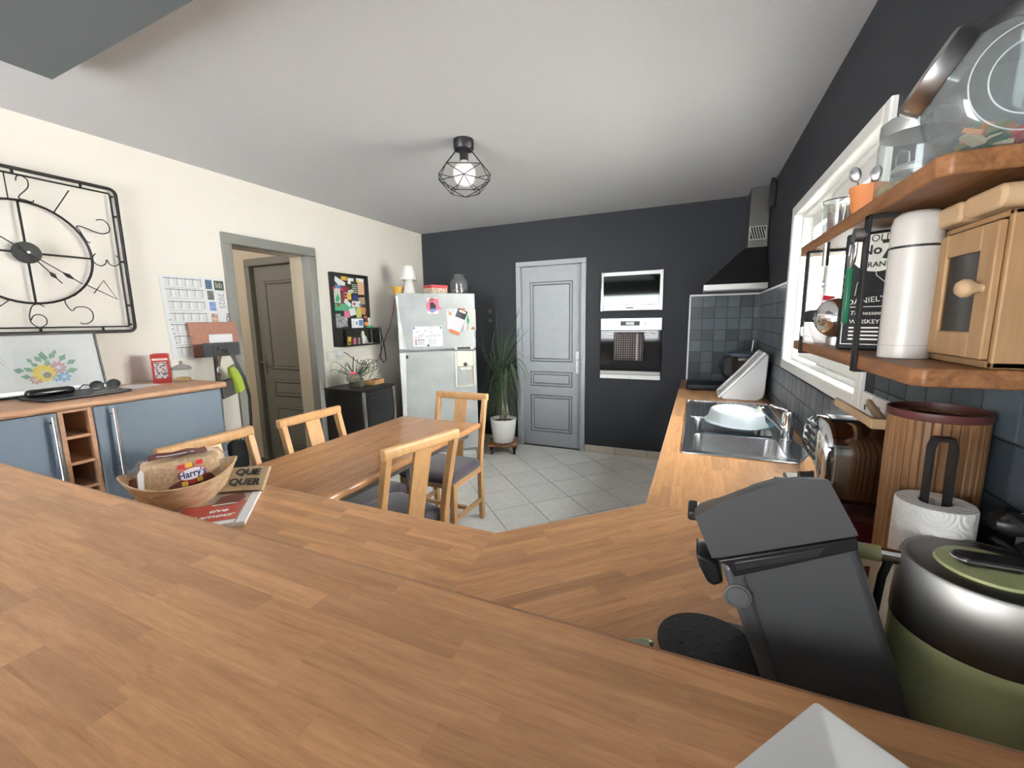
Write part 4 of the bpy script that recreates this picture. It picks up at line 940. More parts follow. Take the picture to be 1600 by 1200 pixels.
# memo board
mbd = thing('memo_board', 'black framed memo board crowded with cards on the left wall', 'board', (XL + .001, 3.185, 1.57), PI / 2)
ring(MB(), -.247, .24, -.345, .345, .028, -.028, 0).build('frame', M_blackm, mbd, bevel=.003)
MB().box(-.225, .215, -.012, 0, -.32, .32).build('panel', mat('blackboard', (.018, .019, .018), .8), mbd)
bs = MB(); y0, y1 = -.115, -.028
bs.box(-.245, .26, y0, y1, -.187, -.172); bs.box(-.245, .26, y0, y1, -.345, -.33); bs.box(-.245, -.232, y0, y1, -.33, -.187); bs.box(-.195, -.183, y0, y1, -.33, -.187); bs.box(.247, .26, y0, y1, -.33, -.187)
bs.build('shelf_box', M_blackm, mbd)
def cardm(name, pts, m, k): MB().prism(ccw(pts), -.0125 - k * .0012, -.0115 - k * .0012, 'y').build(name, m, mbd)
def rq(x0, z1, x1, z0, t=0):
    cx, cz = (x0 + x1) / 2, (z0 + z1) / 2; c_, s_ = math.cos(t), math.sin(t)
    return [(cx + (x - cx) * c_ - (z - cz) * s_, cz + (x - cx) * s_ + (z - cz) * c_) for x, z in ((x0, z0), (x1, z0), (x1, z1), (x0, z1))]
for k, (nm, q, m) in enumerate((('card', rq(-.187, .233, -.112, .20), M_bluep), ('card', rq(-.105, .318, -.034, .28), M_yellow), ('card', rq(-.027, .307, .051, .25), M_paper), ('card', rq(.084, .312, .184, .278), M_paper),
    ('photo', rq(.096, .277, .184, .155), M_tan), ('menu_card', rq(.009, .279, .09, .155), mat('green black card', (.03, .06, .03), .8)), ('card', rq(-.23, .20, -.135, .065), M_ivory), ('card', rq(-.23, .20, -.135, .14), M_paper),
    ('invitation', rq(-.112, .225, -.025, .035, -.12), mat('maroon card', (.20, .02, .04), .7)), ('green_leaflet', rq(-.228, .061, .02, -.007), mat('green leaflet', (.03, .36, .16), .7)), ('card', [(-.182, .311), (-.06, .259), (-.067, .229), (-.15, .232), (-.191, .27)], M_paper),
    ('card', [(-.074, .112), (-.003, .061), (-.025, .028), (-.097, .076)], M_paper), ('card', rq(.005, .09, .115, .03), M_paper), ('sticker', rq(.053, .026, .12, -.073), mat('yellow green print', (.45, .50, .12), .7)), ('photo', rq(-.222, -.035, -.144, -.165), mat('grey portrait print', (.35, .36, .37), .8, var=.6, vs=40)),
    ('card', rq(.10, .13, .19, .06, .1), M_kraft), ('card', rq(-.10, -.005, -.03, -.07), M_pink), ('card', rq(-.03, .02, .05, -.05, .2), M_paper), ('card', rq(.115, .03, .185, -.04, -.15), mat('orange card', (.55, .22, .06), .7)), ('card', rq(-.05, .16, .0, .10, .1), M_yellow), ('card', rq(.02, .145, .09, .10), M_navy),
    ('photo', rq(-.14, -.06, -.06, -.16), bpy.data.materials['grey portrait print']))): cardm(nm, q, m, k % 7 + 1)
MB().cyl((-.01, -.02, .18), (-.01, -.028, .17), .028, n=16).build('round_badge', M_ivory, mbd)
for a, z, m in ((-.12, .19, M_redp), (-.22, .2, M_redp), (.03, .06, M_redp), (.11, .055, M_bluep), (-.17, .045, M_redp), (.09, .285, M_yellow)): MB().cyl((a, -.02, z), (a, -.03, z), .013, n=10).build('magnet', m, mbd)
g = MB()
for k in range(5): g.box(.02, .08, -.0222, -.0215, .17 + k * .018, .176 + k * .018)
for k in range(4): g.box(-.09, -.045, -.0245, -.0238, .07 + k * .03, .075 + k * .03)
for k in range(3): g.box(-.21, .0, -.0172, -.0165, .008 + k * .018, .010 + k * .018)
g.build('card_print', M_ivory, mbd)
MB().prism([(-.20, .09), (-.17, .15), (-.15, .10), (-.18, .07)], -.024, -.0205, 'y').build('floral_print', M_gr, mbd)
def shelf_item(name, label, cat, x, z, group=None): return thing(name, label, cat, (XL + .075, 3.185 + x, 1.57 + z), PI / 2, group)
t = shelf_item('medicine_box', 'small white and blue carton on top of the memo board shelf', 'box', .0, -.1715); MB().box(-.055, .06, -.02, .02, 0, .09).build('body', M_paper, t); MB().box(.0, .055, -.0215, -.0201, .02, .075).build('blue_panel', M_bluep, t); MB().box(-.04, -.015, -.0215, -.0201, .03, .06).build('print', M_ink, t)
t = shelf_item('green_packet', 'flat green packet lying right of the carton on the memo board shelf', 'packet', .15, -.1715); MB().box(-.05, .03, -.035, .0, 0, .018).build('body', M_gr, t, bevel=.003); MB().box(-.03, .0, -.03, -.01, .0181, .019).build('label_sheet', M_paper, t)
t = shelf_item('small_bottle', 'small dark bottle with orange label on the memo board shelf', 'bottle', .115, -.1715); MB().lathe([(.022, 0), (.024, .004), (.024, .065), (.01, .08), (.01, .10), (0, .10)], n=16).build('body', M_choc, t, smooth=40); MB().lathe([(.0245, .02), (.0245, .055)], n=16, caps=False).build('label_band', mat('orange label', (.7, .3, .12), .6), t); MB().cyl((0, 0, .095), (0, 0, .115), .012).build('cap', mat('orange cap', (.75, .15, .05), .5), t)
t = shelf_item('white_tube', 'small white tube standing right on the memo board shelf', 'tube', .163, -.1715); MB().lathe([(.014, 0), (.015, .02), (.014, .098), (0, .10)], n=14).build('body', M_white, t, smooth=40); MB().cyl((0, 0, 0), (0, 0, .018), .0155).build('cap', M_ivory, t)
t = shelf_item('cream_bottle', 'cream rounded bottle inside the memo board shelf', 'bottle', .063, -.3295); MB().loft([[Vector((a, b, z)) for a, b in rrect(.036 * s, .03 * s, .012 * s, 3)] for z, s in ((0, .9), (.01, 1), (.09, 1), (.11, .75), (.125, .6))]).build('body', mat('cream plastic', (.75, .68, .45), .45), t, smooth=50); MB().box(-.012, .012, -.0165, -.0148, .03, .08).build('label_band', M_paper, t)
t = shelf_item('yellow_packet', 'yellow packet leaning inside the memo board shelf', 'packet', -.14, -.3295); MB().box(-.02, .02, -.012, .0, 0, .078, Matrix.Rotation(.25, 4, 'Y')).build('body', M_yellow, t); MB().box(-.012, .012, -.0132, -.0121, .01, .03, Matrix.Rotation(.25, 4, 'Y')).build('print', M_inkd, t)
for k, (x, h, m, lb) in enumerate(((-.10, .075, M_choc, 'brown small bottle next to the yellow packet'), (-.055, .08, M_pink, 'pinkish small bottle in the middle of the memo shelf'), (.0, .08, M_ink, 'grey small bottle left of the cream bottle'))):
    t = shelf_item('cosmetic_bottle', lb, 'bottle', x, -.3295, 'small bottles in the memo board shelf'); MB().lathe([(.014, 0), (.016, .005), (.016, h * .7), (.008, h * .8)], n=12).build('body', m, t, smooth=40); MB().cyl((0, 0, h * .78), (0, 0, h), .009).build('cap', M_black, t)
t = shelf_item('folded_cards', 'white folded cards leaning inside the memo board shelf right end', 'card', .13, -.3295); MB().box(-.03, -.027, -.03, .02, 0, .085, Matrix.Rotation(-.3, 4, 'Y')).build('card', M_paper, t); MB().box(-.03, .05, -.03, .02, 0, .003).build('card', M_paper, t)
MB().box(-.054, .064, -.03, .02, 0, .016).build('body', mat('brown wallet', (.22, .11, .05), .7), tag(shelf_item('wallet', 'low brown wallet lying on the memo board shelf', 'wallet', .0, -.1715), 'low brown wallet lying in front of the carton', 'wallet')) if False else None
ly = thing('lanyard', 'black and white lanyard hanging from the right of the memo shelf', 'lanyard', (XL + .07, 3.44, 1.40), PI / 2)
MB().ribbon([(.0, -.06, -.005), (.012, -.062, -.1), (.0, -.06, -.22), (-.02, -.06, -.32), (.03, -.06, -.37), (.065, -.06, -.34), (.05, -.06, -.2), (.02, -.058, -.08), (.005, -.06, -.005)], [.014] * 9, (1, 0, .15)).build('webbing', dots('lanyard print', (.5, .5, .5), (.012, .012, .014), 60, .22), ly, solid=.002)
MB().cyl((0, -.055, .0), (0, -.068, .0), .014).build('hook', M_steel, ly)
so = thing('wall_socket', 'double ivory wall socket with a white plug beside the doorway', 'socket', (XL + .001, 2.89, 1.145), PI / 2)
MB().box(-.045, .045, -.012, 0, -.045, .045).build('plate', M_ivory, so, bevel=.004)
MB().box(.05, .13, -.012, 0, -.045, .045).build('plate', M_ivory, so, bevel=.004)
MB().box(.055, .15, -.06, -.012, -.01, .05).build('adaptor', M_white, so, bevel=.012)
MB().box(-.03, .03, -.0145, -.0121, -.03, .03).build('rocker', M_white, so, bevel=.002)
_lo = lp.location
MB().tube([Vector(q) + Vector((XL + .012, 0, 0)) - _lo for q in [(.1, 3.9, 1.735), (.05, 3.86, 1.735), (.0, 3.845, 1.70), (0, 3.80, 1.55), (0, 3.75, 1.42), (0, 3.66, 1.29), (.02, 3.56, 1.16), (.05, 3.46, 1.06), (.08, 3.3, 1.02), (.09, 3.15, 1.05), (.06, 3.02, 1.16), (.04, 2.99, 1.18), (.035, 2.96, 1.165)]], .004, 6).build('power_cord', mat('dark red cable', (.22, .03, .03), .5), lp, smooth=60)
# ------------------------------------------------------------------ sink, tap, hob corner
sk = thing('double_sink', 'stainless steel double bowl sink with ribbed drainer set in the worktop', 'sink', (.215, 2.64, ZC), 0)
a0, a1, b0, b1 = -.255, .255, -.66, .655     # rim outline in local coordinates
bowls = [(-.205, .165, -.605, -.285), (-.205, .165, -.235, .085)]
rim = MB()
rim.box(a0, a1, b0, bowls[0][2], .0, .004); rim.box(a0, bowls[0][0], bowls[0][2], b1, 0, .004); rim.box(bowls[0][1], a1, bowls[0][2], b1, 0, .004)
rim.box(bowls[0][0], bowls[0][1], bowls[0][3], bowls[1][2], 0, .004); rim.box(bowls[1][0], bowls[1][1], bowls[1][3], b1, 0, .004)
rim.build('rim', M_sink, sk, bevel=.0015)
e_ = MB(); e_.tube([(a, b, .003) for a, b in rrect(a1 - a0 - .004, b1 - b0 - .004, .012, 3, (a0 + a1) / 2, (b0 + b1) / 2)], .005, 6, True); e_.build('rolled_edge', M_chrome, sk, smooth=60)
for k, (x0, x1, y0, y1) in enumerate(bowls):
    cx, cy, w_, h_ = (x0 + x1) / 2, (y0 + y1) / 2, x1 - x0, y1 - y0
    rings = [[Vector((a, b, z)) for a, b in rrect(w_ - g, h_ - g, r, 5, cx, cy)] for z, g, r in ((.004, -.004, .03), (-.004, 0, .045), (-.12, .01, .05), (-.15, .04, .06), (-.158, .09, .06))]
    bo = MB().loft(rings, False, True).build('bowl', M_sink, sk, smooth=60)
    MB().lathe([(.032, .002), (.034, .004), (.022, .002), (0, .001)], (cx, cy, -.157), 20).build('drain', M_chrome, bo, smooth=40)
    mk = MB()
    for sx in (-1, 1):
        for sy in (-1, 1):
            corner = [(cx + sx * w_ / 2, cy + sy * h_ / 2)] + [(cx + sx * (w_ / 2 - .034 + .034 * math.cos(t)), cy + sy * (h_ / 2 - .034 + .034 * math.sin(t))) for t in [PI / 2 * i / 5 for i in range(6)]]
            mk.prism(ccw(corner), .0, .004)
    mk.build('corner_fillet', M_sink, sk)
dg = MB()
for k in range(14): dg.tube([(-.20 + k * .028, .12, .005), (-.20 + k * .028, .60, .005)], .006, 6)
dg.build('drainer_ribs', M_sink, sk, smooth=60)
MB().tube([(a, b, .006) for a, b in rrect(.42, .545, .03, 3, -.015, .365)], .004, 6, True).build('drainer_lip', M_sink, sk, smooth=60)
tp = thing('kitchen_tap', 'chrome mixer tap with an angled spout behind the sink', 'tap', (.425, 2.345, ZC + .0045), 0)
MB().lathe([(.032, 0), (.032, .01), (.026, .014), (.026, .13), (.024, .142), (.01, .146), (0, .146)], n=24).build('body', M_chrome, tp, smooth=40)
MB().beam((-.018, .0, .05), (-.125, -.03, .165), .028, .02).build('spout', M_chrome, tp, bevel=.006)
MB().cyl((-.122, -.03, .165), (-.128, -.032, .14), .012).build('aerator', M_ivory, tp, smooth=40)
MB().beam((.0, 0, .148), (-.075, .04, .165), .02, .008).build('lever', M_chrome, tp, bevel=.003)
bd = thing('blue_plate', 'blue glazed dish under the clear lid on the sink', 'plate', (.23, 2.545, ZC + .007), 0)
MB().lathe([(.08, 0), (.09, .001), (.165, .026), (.168, .03), (.162, .031), (.09, .008), (0, .006)], n=40, caps=False).build('body', M_blue, bd, smooth=50)
ld = thing('translucent_lid', 'cloudy translucent food cover standing on the blue dish', 'lid', (.215, 2.52, ZC + .04), rot=Euler((.03, .05, 0)))
MB().lathe([(.152, 0), (.156, .003), (.15, .008), (.142, .012), (.130, .062), (.118, .070), (.095, .073), (.088, .068), (.02, .068), (0, .068)], n=40, caps=False).build('body', M_frost, ld, smooth=50)
MB().tube([(.095 * math.cos(2 * PI * k / 32), .095 * math.sin(2 * PI * k / 32), .0735) for k in range(32)], .003, 6, True).build('raised_ring', M_frost, ld, smooth=60)
wdg = thing('wedge_container', 'large white plastic wedge shaped container tipped on the worktop by the tiles', 'container', (.33, 3.58, ZC + .001), 0)
prof2 = [(-.145, .02), (-.13, .0), (.09, .0), (.128, .012), (.14, .05), (.145, .18), (.150, .33), (.135, .345), (.11, .335)]
MB().loft([[Vector((x * 1.0, y * (1 if x < .1 else .85), z)) for x, z in prof2] for y in (-.15, .13)]).build('body', M_white, wdg, bevel=.018, seg=4)
lipm = MB()
for y in (-.155, .135): lipm.tube([(-.155, y, .02), (.0, y, .198), (.115, y, .342)], .011, 8)
lipm.tube([(-.155, -.155, .02), (-.155, .135, .02)], .011, 8); lipm.tube([(.115, -.155, .342), (.115, .135, .342)], .011, 8)
lipm.build('rolled_lip', M_white, wdg, smooth=60)
for x, z in ((-.02, .125), (.07, .23)): MB().cyl((x, -.150, z - .01), (x, -.157, z - .01), .006).build('stud', M_white, wdg)
gp = thing('cast_iron_griddle', 'flat black ribbed griddle at the far corner of the worktop', 'griddle', (.095, 3.96, ZC), 0)
MB().loft([[Vector((a, b, z)) for a, b in rrect(.32 - g, .36 - g, .02, 3)] for z, g in ((.001, .05), (.01, .01), (.035, 0), (.04, .004))]).build('base', M_blackm, gp, smooth=40)
g = MB()
for k in range(18): g.box(-.14 + k * .0162, -.133 + k * .0162, -.15, .15, .04, .046)
g.build('ribs', M_black, gp); ring(MB(), -.16, .16, -.01, .0, .01, 0, 1) ; MB().tube([(a, b, .044) for a, b in rrect(.31, .35, .02, 3)], .006, 6, True).build('raised_edge', M_black, gp, smooth=60)
MB().cyl((.14, -.18, .03), (.14, -.20, .03), .012).build('knob', M_steel, gp, smooth=40)
rj = thing('steel_mixing_jug', 'steel mixing jug with black handle and blue grey lid beside the hob tiles', 'jug', (.375, 4.06, ZC), 0)
MB().lathe([(.075, .0), (.085, .02), (.085, .05), (.095, .10), (.105, .27), (.11, .275), (.105, .28)], n=32, caps=False).build('body', M_steel, rj, smooth=50)
MB().lathe([(0, .002), (.08, .002), (.085, .05), (0, .06)], n=24).build('foot', M_black, rj, smooth=40)
MB().lathe([(.112, .278), (.115, .285), (.115, .30), (.09, .306), (0, .306)], n=32).build('lid', mat('slate lid', (.09, .11, .15), .4), rj, smooth=40)
MB().tube([(-.09, -.02, .28), (-.15, -.03, .26), (-.175, -.035, .20), (-.15, -.03, .12), (-.09, -.02, .07)], .013, 8).build('handle', M_black, rj, smooth=60)
MB().prism([(-.05, .24), (.06, .24), (.06, .262), (-.05, .262)], -.118, -.098, 'y').build('spout_lip', M_steel, rj, bevel=.006)
kb = thing('knife_block', 'wooden knife block with black handled knives behind the mixing jug', 'knife block', (.42, 4.27, ZC), 0)
MB().box(-.045, .045, -.06, .06, 0, .30).build('block', M_pinel, kb, bevel=.004)
for k in range(4): MB().box(-.035 + k * .018, -.023 + k * .018, -.04 + k * .005, -.015 + k * .005, .30, .385 - k * .008, Matrix.Rotation(-.05, 4, 'X')).build('knife_handle', M_black, kb, bevel=.003)
MB().cyl((.036, -.01, .30), (.045, -.015, .40), .009).build('steel_handle', M_steel, kb, smooth=40)
# ------------------------------------------------------------------ small appliances near the bar
bnx = thing('bread_bin', 'dark red box with a wooden top under the chrome toaster', 'box', (.375, 1.235, ZC), 0)
MB().box(-.125, .12, -.125, .125, 0, .150).build('body', M_darkred, bnx, bevel=.005)
MB().box(-.13, .122, -.13, .13, .150, .165).build('lid', mat('dark mahogany lid', (.07, .022, .018), .3), bnx, bevel=.004)
to = thing('toaster', 'polished long slot toaster with louvred end on the dark red box', 'toaster', (.385, 1.22, ZC + .166), 0)
tpf = [(-.085, .012), (.085, .012), (.092, .03), (.092, .13), (.082, .165), (.055, .188), (0, .195), (-.055, .188), (-.082, .165), (-.092, .13), (-.092, .03)]
MB().loft([[Vector((x, y, z)) for y, z in tpf] for x in (-.085, .095)]).build('shell', M_toast, to, smooth=50)
MB().loft([[Vector((x, y * s, (z - .1) * s + .1)) for y, z in tpf] for x, s in ((-.115, .80), (-.108, .93), (-.098, 1.02), (-.084, 1.02))]).build('end_cap', M_chrome, to, smooth=50)
MB().loft([[Vector((x, y * s, (z - .1) * s + .1)) for y, z in tpf] for x, s in ((.094, 1.02), (.105, .95), (.112, .8))]).build('end_cap', M_black, to, smooth=50)
lv = MB()
for k in range(5):
    z = .10 + k * .018; wv = .055 - k * .004
    lv.box(-.1175, -.114, -wv, -.004, z, z + .008); lv.box(-.1175, -.114, .004, wv, z, z + .008)
lv.build('louvre', M_black, to)
MB().cyl((-.114, -.02, .045), (-.135, -.022, .043), .014).build('browning_knob', M_black, to, smooth=40)
MB().box(-.08, .09, -.025, .025, .1935, .197).build('bread_slot', M_black, to)
MB().box(.06, .066, -.0945, -.091, .03, .155).build('lever_slot', M_black, to)
MB().loft([[Vector((.063 + a, y, .125 + b)) for a, b in rrect(.05, .022, .010, 4)] for y in (-.118, -.094)]).build('lever', M_black, to, bevel=.003)
for sx in (-1, 1):
    MB().box(sx * .07 - .012, sx * .07 + .012, -.07, .07, 0, .013).build('foot', M_black, to)
tg = thing('toast_tongs', 'pair of wooden toast tongs lying across the toaster', 'tongs', (.355, 1.22, ZC + .3635), rot=Euler((0, 0, 0)))
for s_, (x0, y0, x1, y1) in (('arm', (.0, -.10, -.012, .105)), ('arm', (.022, -.10, .055, .105))):
    MB().beam((x0, y0, .012), (x1, y1, .020), .010, .020).build(s_, M_pinel, tg, bevel=.002)
MB().box(-.006, .028, -.118, -.09, .001, .023).build('joint', M_pinel, tg, bevel=.003)
bn = thing('bamboo_bin', 'tall round bamboo slat bin with a dark red rim by the wall', 'bin', (.428, 1.04, ZC), 0)
NB = 36
for k in range(NB):
    a = 2 * PI * k / NB; r = .067
    MB().box(-.0059, .0059, -.004, .004, .004, .415).build('slat', M_bamboo, bn, bevel=.002, seg=1).location = (r * math.cos(a), r * math.sin(a), 0)
    bn.children[-1].rotation_euler = (0, 0, a + PI / 2)
MB().lathe([(.063, .004), (.063, .41)], n=24, caps=False).build('lining', mat('dark bin lining', (.06, .03, .02), .9), bn)
MB().lathe([(.0725, .412), (.0735, .414), (.0735, .427), (.068, .428), (.067, .405)], n=32, caps=False).build('rim', mat('mahogany rim', (.10, .03, .025), .45), bn, smooth=40)
MB().cyl((0, 0, 0), (0, 0, .008), .069, n=24).build('base', M_bamboo, bn)
kr = thing('kitchen_roll', 'white embossed kitchen roll on a black holder in front of the bamboo bin', 'paper roll', (.385, .905, ZC), 0)
M_roll = mat('embossed paper', (.80, .78, .73), .95)
_t = M_roll.node_tree; _n, _l = _t.nodes, _t.links
_v = _n.new('ShaderNodeTexVoronoi'); _v.inputs['Scale'].default_value = 22; _tc = _n.new('ShaderNodeTexCoord'); _l.new(_tc.outputs['Object'], _v.inputs['Vector'])
_m = _n.new('ShaderNodeMath'); _m.operation = 'MULTIPLY'; _m.inputs[1].default_value = 42; _l.new(_v.outputs['Distance'], _m.inputs[0])
_s = _n.new('ShaderNodeMath'); _s.operation = 'SINE'; _l.new(_m.outputs[0], _s.inputs[0])
_b = _n.new('ShaderNodeBump'); _b.inputs['Strength'].default_value = .55; _b.inputs['Distance'].default_value = .0012; _l.new(_s.outputs[0], _b.inputs['Height']); _l.new(_b.outputs[0], _n['Principled BSDF'].inputs['Normal'])
MB().lathe([(.022, .02), (.050, .02), (.052, .023), (.052, .287), (.050, .29), (.022, .29), (.021, .285), (.021, .02)], n=40, caps=False).build('roll', M_roll, kr, smooth=50)
MB().lathe([(.021, .02), (.0213, .2895)], n=24, caps=False).build('core', M_kraft, kr)
MB().cyl((0, 0, 0), (0, 0, .014), .068, n=32).build('base_plate', M_blackm, kr, smooth=40)
hp_ = MB(); pts = [(-.014, 0, .01), (-.014, 0, .385), (-.010, 0, .40), (.010, 0, .40), (.014, 0, .385), (.014, 0, .01)]
MB().loft([[Vector((x + (0.0022 if 0 else 0), y, z)) for (x, z) in ((-.0170, .01), (-.0170, .385), (-.012, .402), (.012, .402), (.0170, .385), (.0170, .01), (.0125, .01), (.0125, .384), (.0095, .396), (-.0095, .396), (-.0125, .384), (-.0125, .01))] for y in (-.010, .010)]).build('handle_strap', M_blackm, kr)
kt = thing('kettle', 'sage green and steel kettle with a loop handle at the right', 'kettle', (.395, .768, ZC), 0)
MB().lathe([(.0, .0), (.098, 0), (.101, .006), (.1005, .05), (.098, .150)], n=56, caps=False).build('body', M_sage, kt, smooth=50)
MB().lathe([(.099, .150), (.0995, .152), (.0955, .243), (.0925, .249), (.087, .248)], n=56, caps=False).build('steel_band', M_brush, kt, smooth=50)
MB().lathe([(.0, .243), (.060, .243), (.087, .245), (.0875, .2485), (.0, .2485)], n=48).build('lid_ring', mat('dark bronze lid', (.10, .085, .075), .3, metal=.8), kt, smooth=40)
MB().lathe([(.058, .2485), (.056, .252), (.0, .254)], n=40, sx=1.0).build('lid', M_sage, kt, smooth=40)
MB().loft([[Vector((a * s, b * s, z)) for a, b in rrect(.085, .030, .0145, 5)] for z, s in ((.253, .8), (.261, 1.0), (.2645, .94))]).build('lid_grip', M_black, kt, smooth=50)
MB().tube([(a * .99, b * .97, .2602) for a, b in rrect(.085, .030, .0145, 5)], .0016, 5, True).build('grip_trim', M_chrome, kt)
hx = Vector((-.985, .17, 0)); side_ = Vector((-.17, -.985, 0))
def hp3(o, z): return tuple(hx * o + Vector((0, 0, z)))
MB().tube([hp3(.088, .236), hp3(.118, .235)], .0115, 12).build('handle_collar', M_chrome, kt, smooth=60)
MB().tube([hp3(.117, .235), hp3(.150, .233), hp3(.170, .225), hp3(.178, .195), hp3(.172, .12), hp3(.155, .06), hp3(.115, .035)], .0125, 12).build('handle', M_sage, kt, smooth=60)
MB().tube([hp3(.104, .236), hp3(.112, .2), hp3(.118, .10), hp3(.115, .04)], .006, 8).build('handle_inner', M_black, kt, smooth=60)
lb = thing('letter_block', 'small cream cardboard box with brown marks behind the kettle handle', 'box', (.315, .975, ZC), rot=Euler((0, 0, -.5)))
MB().box(-.035, .035, -.018, .018, 0, .15).build('body', mat('cream card', (.68, .55, .38), .8), lb, bevel=.002)
MB().prism([(.0, .085), (.02, .065), (.02, .13), (.0, .12)], -.0195, -.0181, 'y').build('brown_print', M_choc, lb)
MB().box(-.035, .0, -.0195, -.0181, .07, .12).build('tan_print', M_card, lb)
# coffee machine
cf = thing('coffee_machine', 'dark grey pod coffee machine leaning over its drip tray behind the bar', 'coffee machine', (.15, .75, ZC), 0)
def cp(poly): return [(x - .15, z - ZC) for x, z in poly]
MB().prism(cp([(.052, 1.083), (.206, 1.148), (.225, 1.098), (.285, .92), (.315, ZC + .001), (.142, ZC + .001), (.118, .90)]), -.098, .098, 'y').build('body', M_seng, cf, bevel=.012, seg=3)
MB().prism(cp([(.049, 1.080), (.076, 1.092), (.148, .89), (.165, ZC + .002), (.138, ZC + .002), (.115, .90)]), -.1005, .1005, 'y').build('front_panel', M_seng, cf, bevel=.008)
MB().prism(cp([(.045, 1.082), (.205, 1.150), (.198, 1.168), (.034, 1.099)]), -.094, .094, 'y').build('black_band', M_black, cf, bevel=.003)
MB().prism(cp([(.043, 1.087), (.205, 1.156), (.208, 1.140), (.067, 1.066), (.058, 1.082)]), -.1015, -.094, 'y').build('band_panel', mat('satin black', (.013, .013, .014), .35), cf, bevel=.002)
MB().prism(cp([(.070, 1.078), (.165, 1.122), (.172, 1.136), (.066, 1.090)]), -.1025, -.100, 'y').build('band_insert', mat('satin charcoal', (.03, .03, .032), .3), cf, bevel=.001)
def headring(y, top, g):
    lo_ = [(.036 + g, 1.090), (.058 + g, 1.098 + g * .35), (.206 - g, 1.161)]; up_ = [(.168 - g * .6, 1.232 - top), (.140, 1.229 - top), (.09 + g * .3, 1.207 - top * .95), (.04 + g, 1.176 - top * .85), (.010 + g, 1.151 - top * .6)]
    return [Vector((a - .15, y, b - ZC)) for a, b in lo_ + up_]
MB().loft([headring(-.102, .0, 0), headring(-.06, .012, .0), headring(0, .035, .008), headring(.06, .060, .025), headring(.100, .072, .048)]).build('head', M_seng, cf, smooth=35)
MB().box(-.150, -.132, -.025, .025, .268, .285, Matrix.Translation((0, 0, 0))).build('lid_tab', M_black, cf, bevel=.004)
MB().lathe([(.0185, 0), (.0185, .0025), (.0155, .003), (.015, .0015), (.0145, .004), (0, .0055)], (-.077, -.1005, .198), 28, Matrix.Rotation(PI / 2, 3, 'X')).build('power_button', mat('pale grey button', (.12, .12, .118), .35), cf, smooth=40)
MB().prism([(-.10, .20), (-.135, .215), (-.128, .19), (-.115, .165), (-.105, .16), (-.09, .17)], -.03, .03, 'y').build('spout', M_black, cf, bevel=.005)
MB().loft([[Vector((a, b, z)) for a, b in rrect(.20, .17, .08, 6, -.075, .0)] for z in (.001, .024)]).build('tray_base', M_seng, cf, bevel=.004)
tyr = MB().lathe([(.0, .038), (.080, .038), (.083, .041), (.083, .047), (.078, .049), (.0, .049)], (-.108, -.008, -.014), 40).build('drip_tray', M_rubber, cf, smooth=40)
for r, n in ((.068, 14), (.044, 9), (.02, 4)):
    for k in range(n):
        a = 2 * PI * k / n + r * 30; MB().lathe([(.0042, .049), (.0036, .0505), (0, .0508)], (-.108 + r * math.cos(a), -.008 + r * math.sin(a), -.014), 8).build('grip_stud', M_black, tyr)
wp = thing('sweet_wrapper', 'small crumpled silver green wrapper by the drip tray', 'wrapper', (-.075, .715, ZC), .4)
R6 = random.Random(3)
MB().loft([[Vector((x + R6.uniform(-.004, .004), .012 * s * math.cos(a) + R6.uniform(-.003, .003), .012 + .011 * s * math.sin(a))) for a in [2 * PI * k / 8 for k in range(8)]] for x, s in ((-.03, .5), (-.02, 1), (0, .9), (.02, 1.05), (.032, .4))]).build('foil', mat('silver green foil', (.35, .42, .28), .3, metal=.6), wp)
# bowl with bread, bag, magazine
bw = thing('wooden_bowl', 'pale boat shaped wooden bowl holding a bread loaf on the lower worktop', 'bowl', (-1.565, .785, ZC), math.radians(61))
rings = []
prof3 = [(.30, .0, .0), (.45, .005, 0), (.75, .045, .01), (1, .105, .035), (.965, .106, .035), (.70, .05, .01), (.35, .014, 0)]
for s, z, tip in prof3:
    ring_ = []
    for k in range(44):
        a = 2 * PI * k / 44; ca, sa = math.cos(a), math.sin(a)
        ring_.append(Vector((.160 * s * ca, .135 * s * math.copysign(abs(sa) ** 1.15, sa), z + tip * abs(ca) ** 3)))
    rings.append(ring_)
MB().loft(rings).build('body', M_bowl, bw, smooth=60)
br = thing('bread_loaf', 'sliced wholemeal loaf in a printed clear wrapper lying in the wooden bowl', 'bread', (-1.567, .790, ZC + .064), math.radians(66))
br.scale = (.70, .80, .86)
lo = [[Vector((x, y * s, z * s + .012)) for y, z in [(b, a + .055) for b, a in rrect(.105, .11, .022, 4)]] for x, s in ((-.15, .9), (-.14, 1), (.13, 1), (.142, .92))]
MB().loft(lo).build('loaf', M_bread, br, smooth=50)
MB().loft([[Vector((x, y * 1.01, z * 1.0 + .078)) for y, z in rrect(.102, .05, .020, 4, 0, .015)] for x in (-.140, .132)]).build('crust', M_crust, br, smooth=50)
R7 = random.Random(9); wr_ = []
for x, s in ((-.200, .30), (-.190, .5), (-.178, .42), (-.163, .72), (-.153, 1.0), (0, 1.06), (.136, 1.05), (.152, .98), (.172, .6), (.185, .75)):
    wr_.append([Vector((x + R7.uniform(-.004, .004), y * s * 1.03 + R7.uniform(-.004, .004), (z * (.55 + .45 * s)) + .0135 + .0 * R7.random())) for y, z in [(b, a + .057) for b, a in rrect(.108, .122, .022, 3)]])
MB().loft(wr_, False, False).build('wrapper', thinglass('crinkled film', (.97, .97, .97), 1.3, .10, body=.05), br, smooth=30)
MB().prism([(-.075, .004), (.125, .004), (.12, .03), (.10, .055), (.06, .06), (-.02, .045), (-.06, .03)], -.0610, -.0595, 'y').build('brown_patch', M_choc, br)
